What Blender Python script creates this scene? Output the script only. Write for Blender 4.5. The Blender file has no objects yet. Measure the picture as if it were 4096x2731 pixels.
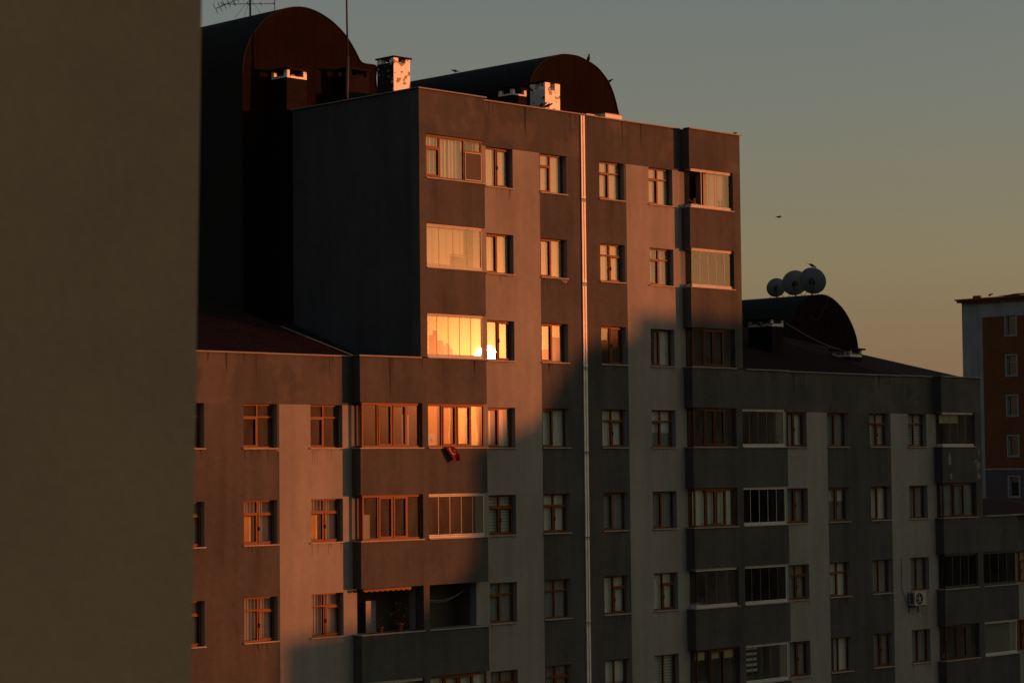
import bpy, bmesh, math, random
from mathutils import Vector, Matrix
random.seed(7)
R_ = math.radians
EYE = 18.3                       # camera height above the street; z below is measured from eye level
C = bpy.context.scene.collection
sc = bpy.context.scene

# ------------------------------------------------------------------ camera
pitch, roll, yaw = 0.0537937, -0.0101593, 0.7914488
cp, sp, cy, sy = math.cos(pitch), math.sin(pitch), math.cos(yaw), math.sin(yaw)
Fw = Vector((sy*cp, cy*cp, sp)); Rr = Vector((cy, -sy, 0)); Up = Rr.cross(Fw)
R2 = Rr*math.cos(roll) + Up*math.sin(roll); U2 = -Rr*math.sin(roll) + Up*math.cos(roll)
cd = bpy.data.cameras.new('camera'); cam = bpy.data.objects.new('camera', cd); C.objects.link(cam)
m = Matrix.Identity(4)
for i in range(3):
    m[i][0] = R2[i]; m[i][1] = U2[i]; m[i][2] = -Fw[i]
m[2][3] = EYE
cam.matrix_world = m
cd.sensor_width = 36; cd.lens = 81.42; cd.clip_start = 0.1; cd.clip_end = 6000
cd.dof.use_dof = True; cd.dof.focus_distance = 78; cd.dof.aperture_fstop = 8
sc.camera = cam

# ------------------------------------------------------------------ sky, sun, exposure
SUN_EL, SUN_AZ = R_(2.70), R_(135.32)      # azimuth clockwise from +Y
sun_dir = Vector((math.sin(SUN_AZ)*math.cos(SUN_EL), math.cos(SUN_AZ)*math.cos(SUN_EL), math.sin(SUN_EL)))
w = bpy.data.worlds.new('World'); sc.world = w; w.use_nodes = True
nt = w.node_tree; nt.nodes.clear()
sky = nt.nodes.new('ShaderNodeTexSky'); sky.sky_type = 'NISHITA'; sky.sun_disc = False
sky.sun_elevation = SUN_EL; sky.sun_rotation = SUN_AZ
sky.air_density = 1.0; sky.dust_density = 1.5; sky.ozone_density = 1.0; sky.altitude = 0
wo = nt.nodes.new('ShaderNodeOutputWorld')
WN, WLk = nt.nodes, nt.links
tc = WN.new('ShaderNodeTexCoord')
sx = WN.new('ShaderNodeSeparateXYZ'); WLk.new(tc.outputs['Generated'], sx.inputs[0])
# dusk gradient by elevation (the colours of the evening sky away from the sun)
cr = WN.new('ShaderNodeValToRGB'); el = cr.color_ramp
stops = [(0.0, (.20, .105, .062)), (.010, (.262, .150, .084)), (.045, (.266, .168, .092)), (.085, (.268, .216, .122)), (.147, (.212, .218, .172)),
         (.207, (.178, .200, .196)), (.35, (.130, .165, .195)), (1.0, (.070, .098, .145))]
el.elements[0].position = 0; el.elements[0].color = (*stops[0][1], 1); el.elements[1].position = 1; el.elements[1].color = (*stops[-1][1], 1)
for p_, c_ in stops[1:-1]:
    e_ = el.elements.new(p_); e_.color = (*c_, 1)
WLk.new(sx.outputs['Z'], cr.inputs[0])
dp = WN.new('ShaderNodeVectorMath'); dp.operation = 'DOT_PRODUCT'; dp.inputs[1].default_value = sun_dir
WLk.new(tc.outputs['Generated'], dp.inputs[0])
mx0 = WN.new('ShaderNodeMath'); mx0.operation = 'MAXIMUM'; mx0.inputs[1].default_value = 0; WLk.new(dp.outputs['Value'], mx0.inputs[0])
def addcol(a, b):
    v = WN.new('ShaderNodeVectorMath'); v.operation = 'ADD'; WLk.new(a, v.inputs[0]); WLk.new(b, v.inputs[1]); return v.outputs[0]
tot = cr.outputs[0]
for n_, c_ in ((2500, (7.5, 2.8, .3)), (500, (3.0, .72, .03)), (160, (1.35, .50, .09)), (26, (.50, .27, .10)), (3.0, (.50, .425, .235))):   # glow round the low sun
    pw = WN.new('ShaderNodeMath'); pw.operation = 'POWER'; pw.inputs[1].default_value = n_; WLk.new(mx0.outputs[0], pw.inputs[0])
    sc2 = WN.new('ShaderNodeVectorMath'); sc2.operation = 'SCALE'; sc2.inputs[0].default_value = c_; WLk.new(pw.outputs[0], sc2.inputs['Scale'])
    tot = addcol(tot, sc2.outputs[0])
b1 = WN.new('ShaderNodeBackground'); b1.inputs['Strength'].default_value = 0.06; WLk.new(sky.outputs[0], b1.inputs['Color'])
b2 = WN.new('ShaderNodeBackground'); b2.inputs['Strength'].default_value = 1.0; WLk.new(tot, b2.inputs['Color'])
ms = WN.new('ShaderNodeMixShader'); ms.inputs[0].default_value = 0.85
WLk.new(b1.outputs[0], ms.inputs[1]); WLk.new(b2.outputs[0], ms.inputs[2]); WLk.new(ms.outputs[0], wo.inputs['Surface'])

sl = bpy.data.lights.new('sun', 'SUN'); sl.energy = 4.1; sl.angle = R_(0.53); sl.color = (1.0, 0.235, 0.060)
so = bpy.data.objects.new('sun', sl); C.objects.link(so)
so.rotation_euler = sun_dir.to_track_quat('Z', 'Y').to_euler(); so.location = (60, 0, 60)
vs = sc.view_settings; vs.view_transform = 'Standard'; vs.look = 'None'; vs.gamma = 1; vs.exposure = 0.0
vs.use_curve_mapping = False
sc.cycles.max_bounces = 8; sc.cycles.transparent_max_bounces = 12
sc.cycles.sample_clamp_indirect = 6.0

# ------------------------------------------------------------------ materials
def mat(name, col, rough=0.8, spec=0.3, metal=0.0, var=0.0, vscale=1.0, streak=0.0, bump=0.0, bscale=40.0,
        col2=None, thr=None, patchscale=2.0, coat=0.0, stretch=(1, 1, 1)):
    m = bpy.data.materials.new(name); m.use_nodes = True
    t = m.node_tree; n = t.nodes; L = t.links
    b = n['Principled BSDF']
    b.inputs['Roughness'].default_value = rough; b.inputs['Metallic'].default_value = metal
    b.inputs['Specular IOR Level'].default_value = spec
    b.inputs['Coat Weight'].default_value = coat
    geo = n.new('ShaderNodeNewGeometry')
    src = None
    rgb = n.new('ShaderNodeRGB'); rgb.outputs[0].default_value = (*col, 1); src = rgb.outputs[0]
    if col2 is not None:
        mp = n.new('ShaderNodeMapping'); L.new(geo.outputs['Position'], mp.inputs[0]); mp.inputs['Scale'].default_value = stretch
        nz = n.new('ShaderNodeTexNoise'); nz.inputs['Scale'].default_value = patchscale; nz.inputs['Detail'].default_value = 6
        L.new(mp.outputs[0], nz.inputs[0])
        mr = n.new('ShaderNodeMapRange'); mr.inputs[1].default_value = thr[0]; mr.inputs[2].default_value = thr[1]
        L.new(nz.outputs[0], mr.inputs[0])
        mx = n.new('ShaderNodeMixRGB'); mx.inputs[2].default_value = (*col2, 1)
        L.new(mr.outputs[0], mx.inputs[0]); L.new(src, mx.inputs[1]); src = mx.outputs[0]
    def modulate(src, fac_socket, amt):
        mr = n.new('ShaderNodeMapRange'); mr.inputs[1].default_value = 0.3; mr.inputs[2].default_value = 0.7
        mr.inputs[3].default_value = 1-amt; mr.inputs[4].default_value = 1+amt
        L.new(fac_socket, mr.inputs[0])
        mx = n.new('ShaderNodeVectorMath'); mx.operation = 'SCALE'
        L.new(src, mx.inputs[0]); L.new(mr.outputs[0], mx.inputs['Scale'])
        return mx.outputs[0]
    if var > 0:
        for sc_, a in ((vscale, var), (vscale*7, var*0.5), (vscale*45, var*0.6)):
            nz = n.new('ShaderNodeTexNoise'); nz.inputs['Scale'].default_value = sc_; nz.inputs['Detail'].default_value = 5
            L.new(geo.outputs['Position'], nz.inputs[0]); src = modulate(src, nz.outputs[0], a)
    if streak > 0:
        mp = n.new('ShaderNodeMapping'); L.new(geo.outputs['Position'], mp.inputs[0]); mp.inputs['Scale'].default_value = (1.3, 1.3, 0.14)
        nz = n.new('ShaderNodeTexNoise'); nz.inputs['Scale'].default_value = 1.6; nz.inputs['Detail'].default_value = 7
        L.new(mp.outputs[0], nz.inputs[0]); src = modulate(src, nz.outputs[0], streak)
    L.new(src, b.inputs['Base Color'])
    if bump > 0:
        nz = n.new('ShaderNodeTexNoise'); nz.inputs['Scale'].default_value = bscale; nz.inputs['Detail'].default_value = 4
        L.new(geo.outputs['Position'], nz.inputs[0])
        bp = n.new('ShaderNodeBump'); bp.inputs['Strength'].default_value = bump; bp.inputs['Distance'].default_value = 0.02
        L.new(nz.outputs[0], bp.inputs['Height']); L.new(bp.outputs[0], b.inputs['Normal'])
    return m

def glass_mat(name, tint, wav=0.0, boost=1.0, dust=.06):
    m = bpy.data.materials.new(name); m.use_nodes = True
    t = m.node_tree; n = t.nodes; L = t.links; n.clear()
    out = n.new('ShaderNodeOutputMaterial'); mix = n.new('ShaderNodeMixShader')
    tr = n.new('ShaderNodeBsdfTransparent'); tr.inputs[0].default_value = (*tint, 1)
    gl = n.new('ShaderNodeBsdfGlossy'); gl.inputs['Roughness'].default_value = 0.0
    g0 = n.new('ShaderNodeNewGeometry')          # two-sided Schlick reflectance of a double pane
    dt = n.new('ShaderNodeVectorMath'); dt.operation = 'DOT_PRODUCT'; L.new(g0.outputs['Incoming'], dt.inputs[0]); L.new(g0.outputs['Normal'], dt.inputs[1])
    def mth(op, a, b_=None):
        q = n.new('ShaderNodeMath'); q.operation = op; L.new(a, q.inputs[0])
        if b_ is not None: q.inputs[1].default_value = b_
        return q.outputs[0]
    ca = mth('ABSOLUTE', dt.outputs['Value'])
    om = n.new('ShaderNodeMath'); om.operation = 'SUBTRACT'; om.inputs[0].default_value = 1.0; L.new(ca, om.inputs[1])
    f5 = mth('POWER', om.outputs[0], 5.0); f6 = mth('MULTIPLY', f5, .90*boost); f7 = mth('ADD', f6, .088*boost)
    L.new(f7, mix.inputs[0])
    gl.inputs['Roughness'].default_value = 0.004
    g2 = n.new('ShaderNodeBsdfGlossy'); g2.inputs['Roughness'].default_value = 0.13      # smeared film that scatters the low sun
    gm = n.new('ShaderNodeMixShader'); gm.inputs[0].default_value = 0.020; L.new(gl.outputs[0], gm.inputs[1]); L.new(g2.outputs[0], gm.inputs[2])
    L.new(tr.outputs[0], mix.inputs[1]); L.new(gm.outputs[0], mix.inputs[2])
    df = n.new('ShaderNodeBsdfDiffuse'); df.inputs[0].default_value = (.62, .50, .36, 1)      # dust film on the pane
    gd = n.new('ShaderNodeNewGeometry'); mpd = n.new('ShaderNodeMapping'); mpd.inputs['Scale'].default_value = (2.4, 2.4, .8)
    nd = n.new('ShaderNodeTexNoise'); nd.inputs['Scale'].default_value = 1.3; nd.inputs['Detail'].default_value = 7; nd.inputs['Roughness'].default_value = .65
    L.new(gd.outputs['Position'], mpd.inputs[0]); L.new(mpd.outputs[0], nd.inputs[0])
    rd = n.new('ShaderNodeMapRange'); rd.inputs[1].default_value = .32; rd.inputs[2].default_value = .75; rd.inputs[3].default_value = dust*.4; rd.inputs[4].default_value = dust*2.2
    L.new(nd.outputs[0], rd.inputs[0])
    mx2 = n.new('ShaderNodeMixShader'); L.new(rd.outputs[0], mx2.inputs[0]); L.new(mix.outputs[0], mx2.inputs[1]); L.new(df.outputs[0], mx2.inputs[2])
    L.new(mx2.outputs[0], out.inputs[0])
    if wav > 0:
        geo = n.new('ShaderNodeNewGeometry')
        nz = n.new('ShaderNodeTexNoise'); nz.inputs['Scale'].default_value = 1.1; nz.inputs['Detail'].default_value = 1.5
        bp = n.new('ShaderNodeBump'); bp.inputs['Strength'].default_value = 1.0; bp.inputs['Distance'].default_value = wav
        L.new(geo.outputs['Position'], nz.inputs[0]); L.new(nz.outputs[0], bp.inputs['Height'])
        L.new(bp.outputs[0], gl.inputs['Normal'])
    return m

M = {}
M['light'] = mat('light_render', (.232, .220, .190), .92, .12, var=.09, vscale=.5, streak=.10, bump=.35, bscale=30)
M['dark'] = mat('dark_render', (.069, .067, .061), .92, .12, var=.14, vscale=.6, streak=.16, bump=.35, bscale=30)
M['band'] = mat('dark_render_repaired', (.066, .064, .058), .92, .12, var=.10, vscale=.6, streak=.12, bump=.35, bscale=30,
                col2=(.084, .079, .070), thr=(.50, .54), patchscale=.62, stretch=(1, 1, .9))
M['reveal'] = mat('reveal_render', (.19, .205, .20), .9, .1, var=.08, vscale=2)
M['stain'] = mat('dark_stain', (.040, .037, .033), .92, .1)
M['stainl'] = mat('grey_stain', (.175, .165, .145), .92, .1)
M['amberlit'] = mat('amber_sunglow', (.62, .34, .09), .6, .2, var=.12, vscale=1.6)  # orange evening glow painted as an amber layer behind the glass
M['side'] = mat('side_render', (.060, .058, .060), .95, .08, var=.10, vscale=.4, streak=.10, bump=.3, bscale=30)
M['core'] = mat('core_render', (.016, .014, .012), .9, .1, var=.15, vscale=.7)
M['gable'] = mat('gable_cladding', (.010, .006, .0045), .9, .02, var=.10, vscale=.8)
M['vault'] = mat('vault_metal', (.019, .018, .016), .85, .04, var=.12, vscale=.6)
M['tile'] = mat('roof_tile', (.022, .009, .007), .9, .08, var=.2, vscale=1.2, bump=.5, bscale=8)
M['moss'] = mat('mossy_roof', (.014, .016, .009), .95, .1, var=.3, vscale=2, bump=.6, bscale=14)
M['metal'] = mat('coping_metal', (.17, .16, .15), .6, .3, metal=.0, var=.12, vscale=2)
M['sill'] = mat('sill_stone', (.27, .25, .23), .6, .3, var=.15, vscale=4)
M['alu'] = mat('white_aluminium', (.48, .45, .40), .5, .15, var=.05, vscale=3)
M['line'] = mat('clear_profile', (.12, .09, .07), .4, .4)
M['pvc'] = mat('wood_pvc', (.158, .046, .004), .5, .14, var=.12, vscale=5, streak=.08)
M['pvcshade'] = mat('shaded_wood_pvc', (.080, .026, .006), .5, .12, var=.12, vscale=5)  # copy of the wood colour darkened for bay frames in shade
M['pvcw'] = mat('white_pvc', (.24, .24, .23), .6, .2)
M['pipe'] = mat('white_pipe', (.68, .63, .57), .45, .4, var=.12, vscale=2.5)
M['bracket'] = mat('rusty_bracket', (.12, .07, .05), .8, .2)
M['gasket'] = mat('black_gasket', (.012, .011, .010), .7, .2)
M['room'] = mat('room_wall', (.10, .085, .065), .9, .1)
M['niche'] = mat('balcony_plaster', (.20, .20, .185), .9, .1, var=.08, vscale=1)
M['nichedark'] = mat('shaded_balcony', (.018, .017, .016), .9, .1)  # balcony shade painted in: near-black copy of the plaster
M['door'] = mat('white_door', (.50, .50, .50), .5, .3)
M['blind'] = mat('cream_blind', (.44, .41, .32), .85, .2, var=.03, vscale=2)
M['sheer'] = mat('sheer_curtain', (.60, .61, .56), .9, .1, var=.06, vscale=2)
M['sheerd'] = mat('grey_sheer', (.28, .295, .285), .9, .1, var=.08, vscale=2)
M['drape'] = mat('orange_drape', (.50, .26, .10), .9, .1, var=.1, vscale=2)
M['zebraw'] = mat('zebra_blind', (.46, .47, .43), .8, .2)
M['lace'] = mat('cream_valance', (.42, .38, .24), .9, .1)
M['white'] = mat('flaking_whitewash', (.82, .78, .72), .42, .6, col2=(.018, .015, .013), thr=(.565, .585), patchscale=5.5, bump=.6, bscale=26)
M['whiteshade'] = mat('whitewash_shaded', (.52, .50, .47), .8, .25, col2=(.02, .018, .016), thr=(.59, .62), patchscale=8, bump=.6, bscale=26)  # dimmer copy of the whitewash, for white faces in shade
M['darkw'] = mat('dark_over_whitewash', (.018, .016, .014), .85, .1, col2=(.45, .42, .38), thr=(.60, .63), patchscale=6, bump=.6, bscale=26)  # near-black with pale bits, used on one chimney's left face
M['foil'] = mat('crumpled_flashing', (.70, .66, .60), .5, .3, metal=.0, bump=1.0, bscale=9)
M['soot'] = mat('sooty_brick', (.010, .0065, .005), .9, .1, var=.3, vscale=4, bump=.5, bscale=20)
M['steel'] = mat('dark_steel', (.05, .048, .045), .6, .3, metal=.3)
M['dish'] = mat('dish_paint', (.20, .215, .23), .6, .3, var=.06, vscale=2)
M['bird'] = mat('feathers', (.028, .026, .026), .8, .2)
M['near'] = mat('beige_render', (.285, .207, .135), .9, .1, var=.09, vscale=.8, bump=.10, bscale=35)
M['orange'] = mat('orange_render', (.15, .056, .026), .9, .1, var=.08, vscale=.5, streak=.08)
M['grey'] = mat('grey_render', (.26, .265, .25), .9, .1, var=.10, vscale=.7, streak=.14)
M['mauve'] = mat('mauve_render', (.09, .072, .076), .9, .1, var=.06, vscale=.6)
M['rust'] = mat('rust_trim', (.16, .045, .025), .8, .2)
M['ground'] = mat('ground_mix', (.07, .065, .05), .95, .1, var=.25, vscale=.05, col2=(.05, .06, .03), thr=(.45, .55), patchscale=.03)
M['road'] = mat('asphalt', (.05, .05, .05), .9, .2, var=.1, vscale=1)
M['kerb'] = mat('kerb_concrete', (.3, .3, .28), .9, .2, var=.1, vscale=1)
M['city'] = mat('city_render', (.16, .13, .11), .9, .1, var=.08, vscale=.3, streak=.1)
M['flag'] = mat('red_cloth', (.125, .008, .006), .9, .15)
M['flagw'] = mat('white_cloth', (.34, .31, .29), .8, .15)
M['leaf'] = mat('leaf_green', (.05, .075, .03), .7, .3, var=.2, vscale=10)
M['pot'] = mat('terracotta', (.14, .06, .035), .8, .2)
M['awn'] = mat('awning_cloth', (.20, .09, .04), .8, .2)
M['acw'] = mat('ac_casing', (.32, .31, .27), .5, .3, var=.05, vscale=3)
M['acd'] = mat('ac_grille', (.02, .02, .02), .6, .3)
M['patch'] = mat('bare_plaster', (.20, .18, .155), .95, .1, var=.12, vscale=6, bump=.4, bscale=25)
M['insect'] = mat('insect_screen', (.09, .07, .055), .8, .2)
M['paper'] = mat('paper_sheet', (.62, .55, .46), .8, .2)
M['plastic'] = mat('grey_plastic', (.25, .25, .24), .5, .3)
M['glass'] = glass_mat('window_glass', (.90, .92, .90), wav=.0006, dust=.048)
M['glassd'] = glass_mat('balcony_glass', (.80, .84, .80), wav=.0004, boost=1.1, dust=.045)
M['glassk'] = glass_mat('darkened_glass', (.25, .25, .25), wav=.0004, boost=1.0, dust=.01)  # dark reflections and unlit interiors put into the pane tint
MORD = list(M)

# ------------------------------------------------------------------ mesh helpers
WL = {}
class MB:
    def __init__(s): s.bm = bmesh.new(); s.mats = []
    def mi(s, k):
        if k not in s.mats: s.mats.append(k)
        return s.mats.index(k)
    def face(s, pts, k, smooth=False):
        try: f = s.bm.faces.new([s.bm.verts.new(Vector(p)) for p in pts])
        except Exception: return
        f.material_index = s.mi(k); f.smooth = smooth
        return f
    def box(s, x0, x1, y0, y1, z0, z1, k, skip=''):
        v = [s.bm.verts.new((x, y, z)) for x in (x0, x1) for y in (y0, y1) for z in (z0, z1)]
        q = dict(l=(0, 1, 3, 2), r=(4, 6, 7, 5), f=(0, 4, 5, 1), b=(2, 3, 7, 6), d=(0, 2, 6, 4), u=(1, 5, 7, 3))
        for kk, ids in q.items():
            if kk in skip: continue
            f = s.bm.faces.new([v[i] for i in ids]); f.material_index = s.mi(k)
    def obox(s, c, ax, ay, az, k):
        c = Vector(c); ax, ay, az = Vector(ax), Vector(ay), Vector(az)
        v = [s.bm.verts.new(c + i*ax + j*ay + l*az) for i in (-1, 1) for j in (-1, 1) for l in (-1, 1)]
        for ids in ((0, 1, 3, 2), (4, 6, 7, 5), (0, 4, 5, 1), (2, 3, 7, 6), (0, 2, 6, 4), (1, 5, 7, 3)):
            f = s.bm.faces.new([v[i] for i in ids]); f.material_index = s.mi(k)
    def tube(s, pts, r, k, n=8, r1=None):
        pts = [Vector(p) for p in pts]; rings = []
        for i, p in enumerate(pts):
            d = (pts[min(i+1, len(pts)-1)] - pts[max(i-1, 0)]).normalized()
            a = d.cross(Vector((0, 0, 1)))
            if a.length < .05: a = d.cross(Vector((0, 1, 0)))
            a.normalize(); b = d.cross(a)
            rr = r if r1 is None else r + (r1-r)*i/(len(pts)-1)
            rings.append([s.bm.verts.new(p + rr*(a*math.cos(2*math.pi*j/n) + b*math.sin(2*math.pi*j/n))) for j in range(n)])
        for i in range(len(rings)-1):
            for j in range(n):
                f = s.bm.faces.new([rings[i][j], rings[i][(j+1) % n], rings[i+1][(j+1) % n], rings[i+1][j]])
                f.material_index = s.mi(k); f.smooth = True
        for rg in (rings[0], rings[-1]):
            f = s.bm.faces.new(rg); f.material_index = s.mi(k)
    def lathe(s, o, axis, prof, k, n=20, sx=1, sy=1):
        axis = Vector(axis).normalized(); a = axis.cross(Vector((0, 0, 1)))
        if a.length < .05: a = Vector((1, 0, 0))
        a.normalize(); b = axis.cross(a).normalized(); o = Vector(o)
        rings = [[s.bm.verts.new(o + axis*h + r*(a*sx*math.cos(2*math.pi*j/n) + b*sy*math.sin(2*math.pi*j/n))) for j in range(n)] for h, r in prof]
        for i in range(len(rings)-1):
            for j in range(n):
                f = s.bm.faces.new([rings[i][j], rings[i][(j+1) % n], rings[i+1][(j+1) % n], rings[i+1][j]])
                f.material_index = s.mi(k); f.smooth = True
    def build(s, name, parent=None, fix=True):
        o0 = WL[parent.name] if parent is not None else Vector((0, 0, 0))
        bm = s.bm
        bmesh.ops.translate(bm, verts=bm.verts, vec=Vector((0, 0, EYE)) - o0)
        if fix: bmesh.ops.recalc_face_normals(bm, faces=bm.faces)
        me = bpy.data.meshes.new(name); bm.to_mesh(me); bm.free()
        for k in s.mats: me.materials.append(M[k])
        o = bpy.data.objects.new(name, me); C.objects.link(o)
        if parent is not None: o.parent = parent
        WL[o.name] = o0.copy()
        return o

def tag(o, label=None, cat=None, group=None, kind=None):
    if label: o['label'] = label
    if cat: o['category'] = cat
    if group: o['group'] = group
    if kind: o['kind'] = kind
    return o
def thing(name, loc, label, cat, group=None):
    o = bpy.data.objects.new(name, None); o.empty_display_size = .3
    o.location = (loc[0], loc[1], loc[2] + EYE); C.objects.link(o)
    WL[o.name] = Vector(o.location)
    return tag(o, label, cat, group)
def recenter(o):
    """put a one-mesh thing's origin at its base"""
    me = o.data; xs = [v.co for v in me.vertices]
    lo = Vector((sum(v.x for v in xs)/len(xs), sum(v.y for v in xs)/len(xs), min(v.z for v in xs)))
    me.transform(Matrix.Translation(-lo)); o.location = lo; WL[o.name] = lo
    return o

# ------------------------------------------------------------------ setting: ground and road
g = MB(); g.face([(-1500, -1500, -EYE), (1500, -1500, -EYE), (1500, 1500, -EYE), (-1500, 1500, -EYE)], 'ground')
tag(g.build('ground'), kind='structure')
g = MB(); g.face([(-400, 36, -EYE+.004), (400, 36, -EYE+.004), (400, 43, -EYE+.004), (-400, 43, -EYE+.004)], 'road')
tag(g.build('road'), kind='structure')
g = MB(); g.box(-400, 400, 43, 43.15, -EYE, -EYE+.13, 'kerb'); g.box(-400, 400, 35.85, 36, -EYE, -EYE+.13, 'kerb')
tag(g.build('kerb'), kind='structure')

# ------------------------------------------------------------------ main apartment building
D = 54.5; P = .40; Z0 = .625; H = 2.9; YB = D - P
WH, BH = 1.33, 1.42
ROOF_T, ROOF_W, ROOF_L = 12.18, 3.49, -2.28
B = thing('apartment_building', (58.7, D, -EYE), 'long grey striped apartment block stepping up to a seven storey tower with rust brown windows', 'building')
def zf(f): return Z0 + f*H
COLS = dict(L0=(40.95, 42.29), L1=(43.69, 45.06), L2=(46.31, 47.69), B=(54.0, 55.36), C=(56.61, 57.99), D=(59.60, 60.97),
            E=(62.21, 63.59), R1=(69.94, 71.29), R2=(72.53, 73.94), R3=(75.29, 76.67), R4=(77.89, 79.26), U=(85.56, 86.92))
BAYS = dict(K=(48.0, 50.65, 'l'), A=(50.9, 53.55, 'r'), G=(64.0, 66.47, 'l'), N=(66.83, 69.5, 'r'), S=(79.7, 82.13, 'l'), T=(82.54, 85.17, 'r'))

# pane codes: F fixed, S sash; leading t = transom light above; M muntins
W = {}
def w_(col, f, panes, cur, **k): W[col, f] = (panes, cur, k)
w_('B', 3, ['F', 'S'], 'blind'); w_('C', 3, ['tS', 'F'], 'blind', part='halfdark'); w_('D', 3, ['tS', 'tF'], 'blind'); w_('E', 3, ['tS', 'tF'], 'blind')
w_('B', 2, ['S', 'F'], 'blind'); w_('C', 2, ['S', 'F'], 'blind'); w_('D', 2, ['tF', 'tS'], 'blind'); w_('E', 2, ['tS', 'tF'], 'sheerd')
w_('B', 1, ['F', 'S'], 'sheerd'); w_('C', 1, ['S', 'F'], 'sheerd'); w_('D', 1, ['F', 'MS'], 'dark'); w_('E', 1, ['MS', 'F'], 'sheerr')
w_('L0', 0, ['tS', 'tF'], 'dark'); w_('L1', 0, ['tS', 'tF'], 'dark'); w_('L2', 0, ['tS', 'tF'], 'dark')
w_('B', 0, ['S', 'F'], 'halfsheer'); w_('C', 0, ['S', 'F'], 'sheer'); w_('D', 0, ['tF', 'tS'], 'sheer'); w_('E', 0, ['tS', 'tF'], 'lacehalf')
w_('R1', 0, ['F', 'S'], 'sheerr'); w_('R2', 0, ['S', 'F'], 'sheerd'); w_('R3', 0, ['tF', 'tS'], 'zebra'); w_('R4', 0, ['tS', 'tF'], 'zebra')
w_('L0', -1, ['tS', 'tS'], 'sheerd'); w_('L1', -1, ['tS', 'tS'], 'sheerd'); w_('L2', -1, ['tS', 'tS'], 'sheerd')
w_('B', -1, ['tS', 'tS'], 'zebra'); w_('C', -1, ['tS', 'tS'], 'sheer'); w_('D', -1, ['S', 'F'], 'sheerd'); w_('E', -1, ['S', 'F'], 'sheerd')
w_('R1', -1, ['S', 'S'], 'sheerd'); w_('R2', -1, ['S', 'S'], 'sheertop'); w_('R3', -1, ['S', 'F'], 'sheer'); w_('R4', -1, ['F', 'F'], 'sheerd')
w_('L0', -2, ['tF', 'tS'], 'sheerd'); w_('L1', -2, ['tF', 'tS'], 'sheerd'); w_('L2', -2, ['tF', 'tS'], 'sheerd')
w_('B', -2, ['tS', 'tF'], 'sheerd'); w_('C', -2, ['tF', 'tF'], 'sheerd'); w_('D', -2, ['F', 'tS'], 'sheer'); w_('E', -2, ['F', 'tS'], 'sheer')
w_('R1', -2, ['tF', 'tS'], 'sheerd'); w_('R2', -2, ['tS', 'tF'], 'sheer'); w_('R3', -2, ['F', 'F'], 'sheerd'); w_('R4', -2, ['F', 'F'], 'sheerd'); w_('U', -2, ['tF', 'tS'], 'sheerd')
w_('B', -3, ['tF', 'tS'], 'sheerd'); w_('C', -3, ['tF', 'tS'], 'sheerd'); w_('D', -3, ['F', 'F'], 'lacehalf'); w_('E', -3, ['F', 'F'], 'zebra')
w_('R1', -3, ['F', 'S'], 'sheerd'); w_('R2', -3, ['F', 'F'], 'sheerr'); w_('R3', -3, ['F', 'S'], 'sheerd'); w_('R4', -3, ['F', 'F'], 'sheerd'); w_('U', -3, ['F', 'S'], 'dark')
# balconies: kind, panels, curtain, opts
V = {}
V['A', 3] = ('special', 0, 'blindl', {}); V['A', 2] = ('alu', 4, 'blindp', {}); V['A', 1] = ('alu', 5, 'none', {}); V['A', 0] = ('wood', 4, 'amberlit', {})
V['A', -1] = ('alu', 5, 'none', {}); V['A', -2] = ('open', 0, 'none', {'k': 1}); V['A', -3] = ('wood', 4, 'sheer', {})
V['G', 3] = ('aluopen', 5, 'blindr', {}); V['G', 2] = ('alu', 5, 'none', {}); V['G', 1] = ('wood', 4, 'dark', {'munt': 1, 'dk': 1}); V['G', 0] = ('wood', 4, 'dark', {'dk': 1})
V['G', -1] = ('wood', 4, 'sheer', {}); V['G', -2] = ('alu', 4, 'none', {}); V['G', -3] = ('wood3', 3, 'valance', {'dk': 1})
V['K', 0] = ('wood', 4, 'dark', {}); V['K', -1] = ('wood', 4, 'dark', {}); V['K', -2] = ('open', 0, 'none', {'k': 1}); V['K', -3] = ('alu', 4, 'none', {})
V['N', 0] = ('alu', 5, 'none', {}); V['N', -1] = ('alugap', 5, 'none', {'k': 1}); V['N', -2] = ('alu', 5, 'none', {'k': 1}); V['N', -3] = ('alu', 5, 'zebral', {})
V['S', 0] = ('alu', 4, 'valancel', {}); V['S', -1] = ('wood3', 3, 'sheerd', {'dk': 1}); V['S', -2] = ('alu', 4, 'none', {'k': 1, 'fr': 'steel'}); V['S', -3] = ('wood3', 3, 'none', {'dk': 1})
V['T', -2] = ('alu', 4, 'none', {'k': 1, 'fr': 'steel'}); V['T', -3] = ('alu', 1, 'vertical', {})

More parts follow.
